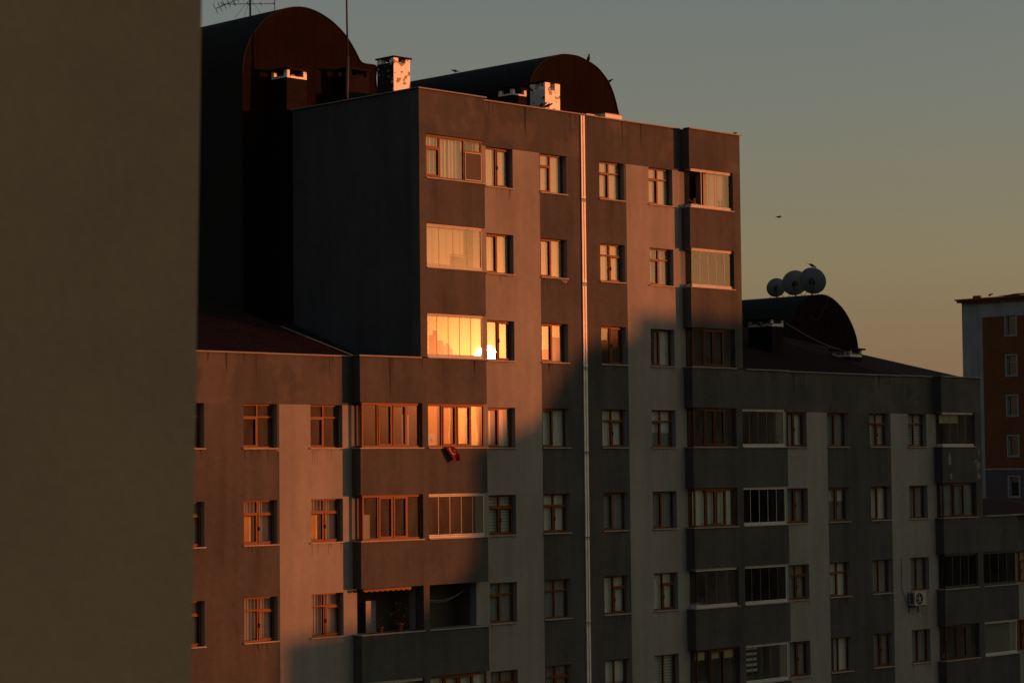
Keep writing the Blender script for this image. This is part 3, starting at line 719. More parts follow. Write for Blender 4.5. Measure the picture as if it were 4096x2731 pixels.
mb.face([(48.05, 60.4, 4.80), (50.6, 60.4, 4.89), (50.6, 68, 4.9), (48.05, 68, 4.9)], 'moss')
mb.build('mossy_roof', B)
mb = MB()
tiles(mb, 66.9, 76.4, 54.5, 62.0, S1, 'tile', 36)
for i in range(5):
    a = 76.4+(1.2)*i/5; b_ = 76.4+(1.2)*(i+1)/5
    ya = 57.5-3.0*(i)/5; yb = 57.5-3.0*(i+1)/5
    mb.face([(a, 54.5, 3.5), (b_, 54.5, 3.5), (b_, yb, S1(yb)+.03), (a, ya, S1(ya)+.03)], 'tile')
mb.face([(77.6, 54.5, 3.5), (82.5, 54.5, 3.45), (82.5, 62, 3.6), (76.4, 62.0, S1(62)), (76.4, 57.5, S1(57.5))], 'tile')
mb.face([(66.9, 62, S1(62)), (76.4, 62, S1(62)), (82.5, 62, 3.6), (82.5, 68, 3.4), (66.9, 68, 3.4)], 'tile')
mb.face([(69.5, 54.5, 3.5), (66.9, 54.5, 3.5), (66.9, YB, 3.46), (69.5, YB, 3.46)], 'tile')
mb.face([(79.7, YB, 3.46), (82.58, YB, 3.46), (82.58, 54.5, 3.46), (79.7, 54.5, 3.46)], 'tile')
mb.obox((68.2, 55.4, S1(55.4)+.06), (.16, -.05, 0), (.03, .05, .015), (0, 0, .012), 'plastic')
roofR = mb.build('tiled_roof', B, fix=False)
mb = MB(); mb.face([(82.58, YB, -2.3), (92, YB, -2.3), (92, 54.5, -2.3), (82.58, 54.5, -2.3)], 'tile')
mb.face([(82.58, 54.5, -2.3), (92, 54.5, -2.3), (95, 61, -2.6), (88, 61, -1.65), (82.58, 59, -1.0)], 'tile')
mb.face([(82.58, 59, -1.0), (88, 61, -1.65), (95, 61, -2.6), (92, 68, -3), (82.58, 68, -3)], 'tile')
mb.build('tiled_roof', B)

# --- barrel vaulted stair towers
def vault(prof, y0, y1, zbase, ov=.03):
    P_ = [Vector((p[0], p[1])) for p in prof]; sm = []
    for i in range(len(P_)-1):
        a, b_, c_, d_ = P_[max(i-1, 0)], P_[i], P_[i+1], P_[min(i+2, len(P_)-1)]
        for t in (0, .25, .5, .75):
            q = .5*((2*b_) + (c_-a)*t + (2*a-5*b_+4*c_-d_)*t*t + (3*b_-a-3*c_+d_)*t**3); sm.append([q.x, q.y])
    sm.append(list(prof[-1])); prof = sm
    mb = MB(); pts = [(prof[0][0], zbase)] + prof + [(prof[-1][0], zbase)]
    for i in range(len(pts)-1):
        (a, za), (b_, zb) = pts[i], pts[i+1]
        mb.face([(a, y0-ov, za), (b_, y0-ov, zb), (b_, y1, zb), (a, y1, za)], 'vault', smooth=(0 < i < len(pts)-2))
    cx = sum(p[0] for p in pts)/len(pts)
    # thickness lip at the front edge
    for i in range(1, len(pts)-2):
        (a, za), (b_, zb) = pts[i], pts[i+1]
        n1 = Vector((za-zb, 0, b_-a)).normalized()*.035
        mb.face([(a, y0-ov, za), (b_, y0-ov, zb), (b_-n1.x, y0-ov, zb-n1.z), (a-n1.x, y0-ov, za-n1.z)], 'vault')
        mb.face([(a-n1.x, y0-ov, za-n1.z), (b_-n1.x, y0-ov, zb-n1.z), (b_-n1.x, y0+.0, zb-n1.z), (a-n1.x, y0, za-n1.z)], 'vault')
    mb.face([(x, y1, z) for x, z in pts], 'gable')
    o = mb.build('barrel_roof', B, fix=False)
    gb = MB(); gb.face([(x, y0, z) for x, z in pts], 'gable'); 
    # standing seams of the cladding
    x = prof[0][0]+.7
    while x < prof[-1][0]-.3:
        zt = max(z for (px, z) in prof if abs(px-x) < 1.2)
        zz = None
        for i in range(len(prof)-1):
            if prof[i][0] <= x <= prof[i+1][0] and prof[i+1][0] > prof[i][0]:
                t = (x-prof[i][0])/(prof[i+1][0]-prof[i][0]); zz = prof[i][1]+t*(prof[i+1][1]-prof[i][1])
        if zz: gb.box(x-.008, x+.008, y0-.005, y0-.001, zbase, zz-.05, 'gable')
        x += .85
    gb.build('gable_wall', o)
    return o
V1P = [[49.13, 13.4], [49.15, 13.7], [49.23, 14.1], [49.36, 14.42], [49.52, 14.71], [49.91, 15.19], [50.26, 15.5], [50.61, 15.70], [50.91, 15.85], [51.46, 16.0], [52.02, 16.04], [52.63, 15.93], [53.25, 15.68], [53.82, 15.29], [54.18, 14.90], [54.40, 14.60], [54.52, 14.46], [54.71, 14.40], [55.27, 14.37], [55.24, 13.94], [55.30, 13.51]]
V2P = [[60.28, 13.7], [60.29, 14.0], [60.44, 14.35], [60.8, 14.72], [61.28, 15.01], [61.75, 15.18], [62.18, 15.26], [62.85, 15.27], [63.4, 15.15], [63.8, 15.02], [64.13, 14.84], [64.57, 14.46], [64.87, 13.96], [65.11, 13.3]]
V3P = [[77.72, 5.0], [77.80, 5.5], [78.0, 6.0], [78.3, 6.45], [78.65, 6.8], [79.03, 7.03], [79.5, 7.18], [80.06, 7.25], [80.49, 7.25], [81.01, 7.12], [81.49, 6.87], [81.82, 6.65], [82.15, 6.33], [82.44, 5.96], [82.69, 5.5], [82.82, 5.0]]
v1 = vault(V1P, 61.3, 78, 3.0); v2 = vault(V2P, 58.5, 74, 3.0); v3 = vault(V3P, 60.5, 76, 3.0)

# --- chimneys
def chimney(root, x0, x1, y0, y1, z0, z1, body, top, slabk='soot', open_h=.24, slab=.07, ov=.06, band=None, post=.14, label=None, left=None):
    mb = MB(); zc = z1-slab; zo = zc-open_h
    if band: mb.box(x0, x1, y0, y1, z0, zo-band, body); mb.box(x0-.004, x1+.004, y0-.004, y1+.004, zo-band, zo, top)
    else:
        mb.box(x0, x1, y0, y1, z0, zo, body, skip='l' if left else '')
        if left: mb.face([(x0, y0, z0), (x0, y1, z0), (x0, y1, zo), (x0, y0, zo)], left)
    rnd = random.Random(int(x0*7))
    for (a, b_) in ((x0, y0), (x1-post, y0), (x0, y1-post), (x1-post, y1-post)):
        mb.box(a-.003, a+post+.003, b_-.003, b_+post+.003, zo, zc, top)
    mb.box(x0+post*1.3, x1-post*1.3, y0+post*1.3, y1-post*1.3, zo-.002, zo+.03, 'soot')
    mb.box(x0-ov, x1+ov, y0-ov, y1+ov, zc, z1, slabk)
    o = mb.build('chimney', root)
    if label: tag(o, label)
    return o
chimney(roofT, 50.89, 51.62, 55.6, 56.4, 12.1, 13.46, 'white', 'white', open_h=.15, slab=.05, ov=.05, post=.20, slabk='soot', left='darkw', label='whitewashed flaking chimney at the left edge of the tower roof')
chimney(roofT, 58.05, 58.80, 55.6, 56.33, 12.1, 13.45, 'white', 'white', open_h=.26, slab=.06, ov=.03, post=.25, left='whiteshade', label='white chimney in the middle of the tower roof, left face coloured as in shade')
chimney(roofT, 57.85, 58.55, 57.0, 57.7, 12.1, 13.38, 'soot', 'foil', open_h=.16, band=.055, ov=.05, post=.12, label='dark brown chimney with a white collar')
mb = MB(); mb.box(60.72, 61.60, 55.2, 55.7, 12.1, 12.52, 'foil'); mb.box(60.70, 61.62, 55.18, 55.72, 12.52, 12.54, 'metal'); tag(mb.build('chimney', roofT), 'low metal wrapped stack')
mb = MB(); mb.box(60.50, 61.05, 55.9, 56.4, 12.1, 12.57, 'foil'); mb.box(60.48, 61.07, 55.88, 56.42, 12.57, 12.60, 'soot'); mb.build('chimney', roofT)
chimney(v1, 50.42, 51.32, 60.5, 61.3, 3.2, 13.66, 'soot', 'white', open_h=.20, band=.07, ov=.06, post=.14, label='tall dark stack with a white ring near its top')
chimney(v1, 53.35, 54.3, 60.6, 61.3, 11.8, 14.02, 'soot', 'soot', open_h=.2, ov=.06, label='sooty stack beside the gable')
chimney(roofR, 72.71, 73.46, 57.3, 58.5, 4.0, 5.80, 'soot', 'whiteshade', open_h=.16, band=.11, ov=.10, post=.10, label='long dark stack with a pale collar')
chimney(roofR, 76.94, 77.73, 56.6, 57.5, 3.3, 4.68, 'soot', 'whiteshade', open_h=.18, band=.10, ov=.12, post=.10, label='short dark stack with a crooked slab')

# --- downpipes on the tower front
for (x, seed) in ((58.672, 1), (58.790, 2)):
    mb = MB(); rnd = random.Random(seed); z = ROOF_T-.03; i = 0
    while z > -10:
        e = z-2.9
        mb.box(x-.036, x+.036, D-.046, D-.010, e, z, 'pipe'); mb.box(x-.040, x+.040, D-.050, D-.006, e-.0, e+.10, 'pipe')
        mb.box(x-.050, x+.050, D-.054, D-.002, e-.022, e-.001, 'bracket'); mb.box(x-.006, x+.006, D-.062, D-.052, e-.12, e-.022, 'bracket')
        z = e-.023
    mb.build('downpipe', B)

# ------------------------------------------------------------------ orange building at the right
O = thing('apartment_building', (143, 90, -EYE), 'orange and grey apartment block with a tiled roof at the right edge of the view', 'building')
mb = MB(); X = 143
ys = [70, 93.4, 93.72, 95.2]; 
wins = [(90.62, 91.42, z, z+1.40) for z in (9.02, 6.14, 3.26, .39, -2.52)] + [(86.62, 87.42, z, z+1.40) for z in (9.02, 6.14, 3.26, .39, -2.52)]
def osheet():
    yy = sorted(set([74.0, 93.4, 93.72] + [v for w_2 in wins for v in w_2[:2]])); zz = sorted(set([-EYE, 11.45, 10.40, -.50, -.60] + [v for w_2 in wins for v in w_2[2:]]))
    for i in range(len(yy)-1):
        for j in range(len(zz)-1):
            ym, zm = (yy[i]+yy[i+1])/2, (zz[j]+zz[j+1])/2
            if any(a < ym < b_ and c_ < zm < d for a, b_, c_, d in wins): continue
            k = 'grey' if (zm > 10.4 or ym > 93.4 or -.6 < zm < -.5) else ('orange' if zm > -.5 else 'mauve')
            x = X
            mb.face([(x, yy[i], zz[j]), (x, yy[i+1], zz[j]), (x, yy[i+1], zz[j+1]), (x, yy[i], zz[j+1])], k)
    for a, b_, c_, d in wins:
        for pts in ([(X, b_, c_), (X, b_, d), (X+.25, b_, d), (X+.25, b_, c_)], [(X, a, c_), (X, a, d), (X+.25, a, d), (X+.25, a, c_)],
                    [(X, a, d), (X, b_, d), (X+.25, b_, d), (X+.25, a, d)], [(X, a, c_), (X, b_, c_), (X+.25, b_, c_), (X+.25, a, c_)]):
            mb.face(pts, 'grey')
osheet()
mb.box(143.25, 157, 93.72, 95.3, -EYE, 11.55, 'grey')
mb.face([(X, 93.72, -EYE), (143.25, 93.72, -EYE), (143.25, 93.72, 11.45), (X, 93.72, 11.45)], 'grey')
mb.face([(X, 74, -EYE), (157, 74, -EYE), (157, 74, 11.45), (X, 74, 11.45)], 'grey'); mb.face([(157, 74, -EYE), (157, 95, -EYE), (157, 95, 11.45), (157, 74, 11.45)], 'grey')
mb.build('wall', O)
for a, b_, c_, d in wins:
    fb = MB()
    fb.box(X-.03, X+.02, a-.12, a, c_-.10, d+.10, 'pvcw'); fb.box(X-.03, X+.02, b_, b_+.12, c_-.10, d+.10, 'pvcw')
    fb.box(X-.03, X+.02, a, b_, d, d+.10, 'pvcw'); fb.box(X-.05, X+.02, a, b_, c_-.10, c_, 'pvcw')
    fb.box(X+.16, X+.22, a, a+.07, c_, d, 'pvcw'); fb.box(X+.16, X+.22, b_-.07, b_, c_, d, 'pvcw'); fb.box(X+.16, X+.22, a+.07, b_-.07, c_, c_+.07, 'pvcw'); fb.box(X+.16, X+.22, a+.07, b_-.07, d-.07, d, 'pvcw')
    if abs(c_-6.14) < .1: fb.box(X+.158, X+.22, a+.07, b_-.07, c_+.92, c_+1.0, 'pvcw')
    o = fb.build('window', O)
    gb = MB(); gb.face([(X+.19, a+.07, c_+.07), (X+.19, b_-.07, c_+.07), (X+.19, b_-.07, d-.07), (X+.19, a+.07, d-.07)], 'glassk'); gb.build('pane', o, fix=False)
    cb = MB(); cb.box(X+.28, X+.285, a-.05, b_+.05, c_-.05, d+.05, 'room' if c_ < -2 else 'gasket'); cb.build('curtain', o)  # dark sheet added so the panes read dark, not a hanging curtain
mb = MB(); mb.box(X-.22, 157, 93.9, 95.42, 11.55, 11.70, 'rust'); mb.box(X-.38, 157, 93.9, 95.5, 11.70, 11.80, 'rust')
mb.box(X-.25, 157, 74, 93.85, 11.45, 11.66, 'rust'); mb.box(X-.45, 157, 74, 93.95, 11.66, 11.80, 'rust'); mb.box(X-.4, X-.2, 93.3, 93.9, 11.80, 11.98, 'rust')
mb.build('cornice', O)
mb = MB()
for i in range(22):
    t0, t1 = i/22, (i+1)/22
    ya, yb = 92.0-(18)*t0, 92.0-18*t1
    for j in range(6):
        x0 = X-.3+1.1*j; x1 = x0+1.1
        def zr(x, y_): return 11.82 + min((x-(X-.3))*.16, (92.2-y_)*.17+.0)
        mb.face([(x0, ya, zr(x0, ya)+.05), (x1, ya, zr(x1, ya)+.05), (x1, yb, zr(x1, yb)), (x0, yb, zr(x0, yb))], 'tile')
mb.build('roof', O, fix=False)

# ------------------------------------------------------------------ near wall at the left edge
mb = MB(); xe = lambda z: 3.072 + .0223*z
for (z0, z1) in ((-3.5, 3.5),):
    for y0, y1, kk in ((4.0, 4.5, 'near'),):
        v = [(.4, y0, z0), (xe(z0), y0, z0), (xe(z1), y0, z1), (.4, y0, z1)]; v2_ = [(p[0], y1, p[2]) for p in v]
        mb.face(v, kk); mb.face(v2_, kk)
        for i in range(4): mb.face([v[i], v[(i+1) % 4], v2_[(i+1) % 4], v2_[i]], kk)
nw = recenter(mb.build('building_wall')); tag(nw, 'plain beige rendered wall edge, close by and out of focus at the left', 'wall')

# unseen block added to keep the sun off the near wall, and the blocks that throw the shadow
mb = MB(); mb.box(44, 60, -54, -46, -EYE, 8, 'city'); mb.box(43.8, 60.2, -54.2, -45.8, 8, 8.3, 'kerb')
for f in range(8):
    for i in range(4): mb.box(45.5+i*3.6, 47.0+i*3.6, -45.98, -45.9, -16+f*3, -14.6+f*3, 'gasket')
tag(recenter(mb.build('apartment_building')), 'plain block added out of the picture to shade the near wall', 'building')

T = 95.0; YO = D + sun_dir.y*T; DX = sun_dir.x*T; DZ = T*math.tan(SUN_EL)
prof = [(45.05, -5.2), (47.4, -5.22), (48.8, -5.1), (50.1, -4.55), (51.9, -3.55), (52.40, -3.0), (52.42, .5), (54.1, .9), (55.3, 1.15), (56.35, 1.55), (57.0, 2.45), (57.75, 3.35), (58.65, 4.1),
        (59.8, 4.35), (60.9, 4.5), (61.35, 4.6), (61.4, 5.4), (61.95, 5.4), (62.0, 4.75), (62.6, 4.45), (63.3, 4.25), (66, 4.1), (67.6, 4.1), (67.62, 8.2), (72, 8.4), (76, 9.6), (82, 9.6), (84, 8.0), (110, 8.0)]
mb = MB(); top = [(x+DX, z+DZ) for x, z in prof]; 
for i in range(len(top)-1):
    (a, za), (b_, zb) = top[i], top[i+1]
    if b_-a > .03:
        mb.face([(a, YO, za), (b_, YO, zb), (b_, YO+9, zb-.75), (a, YO+9, za-.75)], 'tile')
        mb.face([(a, YO+9, -EYE), (b_, YO+9, -EYE), (b_, YO+9, zb-.75), (a, YO+9, za-.75)], 'city'); mb.face([(a, YO, -EYE), (b_, YO, -EYE), (b_, YO, zb), (a, YO, za)], 'city')
    else:
        mb.face([(a, YO, za), (a, YO+9, za-.75), (a, YO+9, zb-.75), (a, YO, zb)], 'city')
for (x, zt) in ((top[0][0], top[0][1]), (top[-1][0], top[-1][1])): mb.face([(x, YO, -EYE), (x, YO+9, -EYE), (x, YO+9, zt), (x, YO, zt)], 'city')
for f in range(7):
    for i in range(16):
        x = top[0][0]+1+i*4
        zt = -15.5+f*2.9
        if zt+1.4 < (0 if i < 2 else 4): mb.box(x, x+1.3, YO+8.98, YO+9.03, zt, zt+1.3, 'gasket')
tag(recenter(mb.build('apartment_building')), 'stepped block opposite whose roofline shades the facade, seen only as a reflection', 'building')

# far skyline mirrored in the tower windows (mirror image of the camera stands at Y = 109)
def far_block(R, th0, th1, e0, e1, ch, dep=14, seed=0):
    """block between two bearings from the mirrored viewpoint, eaves and crown at elevations e0, e1 (degrees)"""
    a = Vector((R*math.sin(R_(th0)), 2*D-R*math.cos(R_(th0)), 0)); b_ = Vector((R*math.sin(R_(th1)), 2*D-R*math.cos(R_(th1)), 0))
    d = (b_-a); back = Vector((a+b_)/2 - Vector((0, 2*D, 0))).normalized()*dep
    z0 = R*math.tan(R_(e0)); z1 = R*math.tan(R_(e1)); mb = MB(); n = 9; top = []
    for i in range(n+1):
        t = i/n; p = a + d*t; top.append((p, z0+(z1-z0)*math.sin(math.pi*t)))
    for i in range(n):
        (p, zp), (q, zq) = top[i], top[i+1]
        mb.face([(p.x, p.y, -EYE), (q.x, q.y, -EYE), (q.x, q.y, zq), (p.x, p.y, zp)], 'city')
        p2, q2 = p+back, q+back
        mb.face([(p.x, p.y, zp), (q.x, q.y, zq), (q2.x, q2.y, zq), (p2.x, p2.y, zp)], 'vault')
        mb.face([(p2.x, p2.y, -EYE), (q2.x, q2.y, -EYE), (q2.x, q2.y, zq), (p2.x, p2.y, zp)], 'city')
    for (p, zp) in (top[0], top[-1]):
        p2 = p+back; mb.face([(p.x, p.y, -EYE), (p2.x, p2.y, -EYE), (p2.x, p2.y, zp), (p.x, p.y, zp)], 'city')
    u = d.normalized()
    for t, hh in ch:
        p = a+d*t+back*.3; w_2 = R*.0009
        mb.obox((p.x, p.y, z1/2), u*w_2, back.normalized()*w_2, (0, 0, z1/2+R*math.tan(R_(hh))), 'soot')
    tag(recenter(mb.build('apartment_building')), 'distant vaulted block with chimneys, seen only as a reflection', 'building', 'far blocks seen only in the window reflections')
far_block(870, 43.22, 43.42, 3.22, 3.24, [(.3, .06), (.8, .14)]); far_block(870, 43.43, 43.70, 2.93, 3.06, [(.6, .05)]); far_block(872, 43.72, 43.90, 2.85, 2.93, [(.25, .10)])
far_block(420, 29.0, 33.3, 1.9, 2.4, [(.5, .1)]); far_block(420, 33.2, 35.8, 1.7, 2.3, [(.2, .2)]); far_block(415, 35.7, 38.4, 1.75, 2.05, [(.7, .15)])
far_block(420, 38.2, 40.3, 1.45, 2.1, [(.3, .15)]); far_block(425, 40.1, 41.9, 1.75, 1.8, [(.2, .2), (.7, .15)]); far_block(430, 41.75, 43.12, 1.78, 1.95, [(.6, .1)])

# ------------------------------------------------------------------ rooftop things
def ant_el(mb, c, d, up, L, n, tip=.32):
    """yagi: boom along d, crossing rods along up"""
    c = Vector(c); d = Vector(d).normalized(); up = Vector(up).normalized()
    mb.tube([c-d*L/2, c+d*L/2], .014, 'steel', n=6)
    for i in range(n):
        p = c + d*(L*(i/(n-1)-.5)); h = tip*(1-.45*i/(n-1))/2
        mb.tube([p-up*h, p+up*h], .008, 'steel', n=5); mb.tube([p-up*h*.7+d*.03, p+up*h*.7-d*.03], .006, 'steel', n=5)
A = thing('television_antenna', (51.3, 63.5, 16.0), 'rooftop television antenna with two spiky booms on the taller barrel roof', 'antenna')
ri = Vector((.713, -.701, 0))
mb = MB(); mb.tube([(51.3, 63.53, 15.98), (51.3, 63.53, 17.6)], .035, 'steel')
for dx, dy in ((-.45, .3), (.5, -.2), (.1, .5)): mb.tube([(51.3, 63.53, 16.6), (51.3+dx, 63.53+dy, 15.96-abs(dx)*.15)], .006, 'steel', n=5)
mb.build('mast', A)
mb = MB(); c = Vector((51.3, 63.5, 16.40)); ant_el(mb, c-ri*.1, ri+Vector((0, 0, .0)), (0, .4, 1), 1.85, 5, tip=.22); mb.build('boom', A)
mb = MB(); ant_el(mb, c-ri*.62+Vector((0, 0, .10)), ri*1+Vector((0, 0, .42)), (-.3, .3, 1), 1.35, 9, tip=.40); mb.build('boom', A)
mb = MB(); mb.tube([(51.3+.6, 62.9, 15.9), (51.3+.6, 62.9, 16.6)], .015, 'steel', n=6); mb.build('stub', A)
mb = MB(); mb.tube([(51.82, 59, 12.1), (51.88, 59, 14.0)], .055, 'steel'); mb.tube([(51.88, 59, 14.0), (51.83, 59, 17.4)], .032, 'steel')
tag(recenter(mb.build('mast')), 'tall thin steel pole standing between the tower roof and the taller barrel roof', 'pole')

def dish(y, zb, r, sw, fx, label, x=80.47, ry=None):
    t = thing('satellite_dish', (x, y, zb), label, 'satellite dish', 'satellite dishes on the right barrel roof')
    zc = zb + r*1.05
    ax = Vector((fx[0], fx[1], .38)).normalized()
    mb = MB(); n = 8; prof_ = [(-.16*r*(1-(i/n)**2), r*i/n+.001) for i in range(n+1)]
    mb.lathe((x, y, zc), ax, prof_, 'dish', n=36); mb.lathe((x, y, zc), ax, [(0, r), (.02, r*1.01), (.02, r*.99), (.0, r*.985)], 'dish', n=36)
    mb.build('reflector', t, fix=False)
    bk = -ax
    mb = MB(); o = Vector((x, y, zc)) + bk*(.16*r+.005)
    mb.lathe(o, bk, [(0, .15*r*1.6), (.03, .15*r*1.6), (.03, .001)], 'steel', n=20)
    mb.tube([(o.x+bk.x*.08, o.y+bk.y*.08, zc+.10), (o.x+bk.x*.08, o.y+bk.y*.08, zb-.25)], .03, 'steel')
    for s_ in (-1, 1): mb.tube([(o.x+bk.x*.08, o.y+bk.y*.08, zb+.35), (o.x+bk.x*.08+s_*.3, o.y+bk.y*.08-s_*.3, zb-.12)], .012, 'steel', n=6)
    mb.build('mount', t)
    mb = MB(); e = Vector((x, y, zc)) + ax*r*.9
    mb.tube([Vector((x, y, zc-r*.97)), e], .012, 'steel', n=6); mb.tube([e, e-ax*.1], .035, 'steel'); mb.build('feed_arm', t)
    return t
dish(63.13, 7.27, .43, 1, (.62, .78), 'smallest grey satellite dish of the three, at the left end of the row')
dish(62.10, 7.27, .565, 1, (.66, .75), 'wide round grey satellite dish, middle one of the three')
dish(61.13, 7.27, .595, 1, (.93, .36), 'tall narrow looking grey satellite dish with a bird perched on its rim')
mb = MB(); pts = [(80.4+.0, 62.3-.0, 7.3)]
for i in range(15):
    t = i/14; a = math.pi*t
    pts.append((80.0-.3*math.sin(a), 60.30, 7.2-.95*math.sin(a)) if False else (78.6+1.9*t, 60.28, 7.05-1.05*math.sin(a)+.2*t))
mb.tube([(p[0], p[1], p[2]) for p in pts[1:]], .008, 'steel', n=5)
tag(recenter(mb.build('cable')), 'loose thin cable looping down from the satellite dishes over the gable', 'cable')
mb = MB(); a = Vector((73.5, 57.2, 5.60)); b_ = Vector((77.2, 56.55, 4.45))
mb.tube([a.lerp(b_, i/10) - Vector((0, 0, .16*math.sin(math.pi*i/10))) for i in range(11)], .008, 'sill', n=5)
tag(recenter(mb.build('cable')), 'pale cable slung between the two dark chimneys of the right wing', 'cable')

# ------------------------------------------------------------------ birds
def bird(p, d, label, s=1.0, fly=False, group=None, up=.45):
    p = Vector((p[0], p[1], p[2]+EYE)); d = Vector((d[0], d[1], 0)).normalized(); side = d.cross(Vector((0, 0, 1)))
    mb = MB(); ax = (d + Vector((0, 0, up if not fly else 0))).normalized(); c = Vector((0, 0, .10*s))
    prof_ = [(-.13, .004), (-.10, .028), (-.04, .050), (.02, .056), (.07, .044), (.10, .028), (.125, .026), (.15, .030), (.175, .024), (.19, .008), (.215, .002)]
    mb.lathe(c, ax, [(h*s, r*s) for h, r in prof_], 'bird', n=12)
    t0 = c - ax*.10*s; t1 = c - ax*.24*s - Vector((0, 0, .01*s))
    for s_ in (1,): mb.face([t0+side*.02*s, t0-side*.02*s, t1-side*.035*s, t1+side*.035*s], 'bird'); mb.face([t0+side*.02*s+Vector((0, 0, .012)), t0-side*.02*s+Vector((0, 0, .012)), t1-side*.035*s, t1+side*.035*s], 'bird')
    if fly:
        for s_ in (-1, 1):
            w0 = c + side*s_*.03*s; w1 = c+side*s_*.20*s+Vector((0, 0, .05*s))+d*.03*s; w2_ = c+side*s_*.40*s-Vector((0, 0, .0))-d*.05*s
            for hh in (0, .01): mb.face([w0+d*.07*s, w0-d*.07*s+Vector((0, 0, hh)), w1-d*.06*s, w1+d*.05*s], 'bird'); mb.face([w1+d*.05*s, w1-d*.06*s+Vector((0, 0, hh)), w2_], 'bird')
    else:
        for s_ in (-1, 1): mb.tube([c-Vector((0, 0, .03*s))+side*s_*.02*s, Vector((0, 0, -.005))+side*s_*.02*s], .004, 'steel', n=5)
    for v in mb.bm.verts: v.co += p - Vector((0, 0, EYE))
    o = recenter(mb.build('bird')); tag(o, label, 'bird', group)
G_ = 'birds on the roofs'
zc = ROOF_T+.04
bird((56.75, D-.0, zc), (.8, -.5), 'dark bird on the parapet in front of the white chimney, left one of the pair', 1.0, group=G_)
bird((57.02, D-.0, zc), (.8, -.5), 'dark bird on the parapet in front of the white chimney, right one of the pair', 1.0, group=G_)
bird((63.50, 58.55, 15.12), (-.4, -.6), 'bird standing on the crown of the lower barrel roof, right of its top', 1.15, group=G_, up=1.2)
bird((64.60, 58.5, 14.42), (.3, -.9), 'bird clinging to the steep right flank of the lower barrel roof', .9, group=G_)
bird((62.1, 64.3, 15.27), (-.9, .3), 'small bird on the long ridge of the lower barrel roof', .9, group=G_, up=.1)
bird((66.70, YB+.05, zc-.03), (1, 0), 'tiny bird at the far right corner of the tower parapet', .7, group=G_, up=.2)
bird((60.1, D+.4, zc), (-.8, -.5), 'dark bird beside the low metal wrapped stack on the tower roof', .9, group=G_, up=.2)
bird((80.47, 61.15, 8.46), (.75, -.62), 'bird perched on the rim of the tallest satellite dish', 1.1, group=G_, up=-.5)
bird((142.7, 92.5, 11.85), (.6, -.75), 'tiny bird on the cornice of the orange block', 1.3, group=G_)
bird((47.38, 37.05, 6.33), (.9, -.5), 'lone bird gliding in the open sky right of the tower', .42, fly=True)

# ------------------------------------------------------------------ things on the facade
# flag hanging from the ledge
F_ = thing('flag', (51.85, D-.55, zf(0)-.55), 'red flag with a white crescent hanging crumpled from the window ledge below the glowing glass', 'flag')
def fpt(u, v):
    a = Vector((51.50, 0, .655)).lerp(Vector((51.88, 0, .655)), u); b_ = Vector((51.92, 0, .15)).lerp(Vector((52.16, 0, .24)), u)
    q = a.lerp(b_, v); x = q.x + .08*u*math.sin(math.pi*v) ; z = q.z + .03*math.sin(math.pi*v)*u
    y = YB-.09 - .10*v - .035*math.sin(7*u+3*v) - .02*math.sin(11*u*v)
    return Vector((x, y, z))
mb = MB(); n = 14
for i in range(n):
    for j in range(n):
        mb.face([fpt(i/n, j/n), fpt((i+1)/n, j/n), fpt((i+1)/n, (j+1)/n), fpt(i/n, (j+1)/n)], 'flag', smooth=True)
bmesh.ops.remove_doubles(mb.bm, verts=mb.bm.verts, dist=.0005)
mb.build('cloth', F_)
mb = MB()
def ring(cu, cv, ro, ri_, off, k):
    n = 26
    for i in range(n):
        a0 = .7+i/n*(2*math.pi-1.4); a1 = .7+(i+1)/n*(2*math.pi-1.4)
        def q(a, r, o_): return fpt(cu+o_+r*math.cos(a), cv+r*math.sin(a)*.9) - Vector((0, .006, 0))
        mb.face([q(a0, ro, 0), q(a1, ro, 0), q(a1, ri_, off), q(a0, ri_, off)], k)
ring(.50, .34, .27, .215, .055, 'flagw')
pts = []
for i in range(10):
    r = .09 if i % 2 == 0 else .036; a = i*math.pi/5
    pts.append(fpt(.72+r*math.cos(a), .34+r*math.sin(a)) - Vector((0, .006, 0)))
for i in range(10): mb.face([fpt(.72, .34)-Vector((0, .006, 0)), pts[i], pts[(i+1) % 10]], 'flagw')
mb.build('emblem', F_)

# scalloped awning strip above the open balcony
mb = MB(); n = 9; x0, x1 = 48.12, 50.15; zt = zf(-2)+BH-.02
for i in range(n):
    a = x0+(x1-x0)*i/n; w1 = (x1-x0)/n
    top_ = [(a+w1*t/6, YB+.04, zt) for t in range(7)]; bot = [(a+w1*t/6, YB+.03, zt-.055-.035*math.sin(math.pi*t/6)) for t in range(7)]
    for t in range(6): mb.face([top_[t], top_[t+1], bot[t+1], bot[t]], 'awn')
mb.tube([(x0, YB+.06, zt-.02), (x1, YB+.06, zt-.02)], .025, 'awn')
tag(recenter(mb.build('awning')), 'rolled awning with an orange scalloped edge above the open balcony', 'awning')
mb = MB()
for dz, sag in ((0, .10), (.02, .15)):
    a = Vector((50.92, YB+.3, zf(-2)+.95)); b_ = Vector((53.0, D+.2, zf(-2)+1.12+dz))
    mb.tube([a.lerp(b_, i/10)-Vector((0, 0, sag*math.sin(math.pi*i/10)*1.4)) for i in range(11)], .006, 'sill', n=5)
tag(recenter(mb.build('washing_line')), 'slack washing lines strung across the open balcony opening', 'washing line')

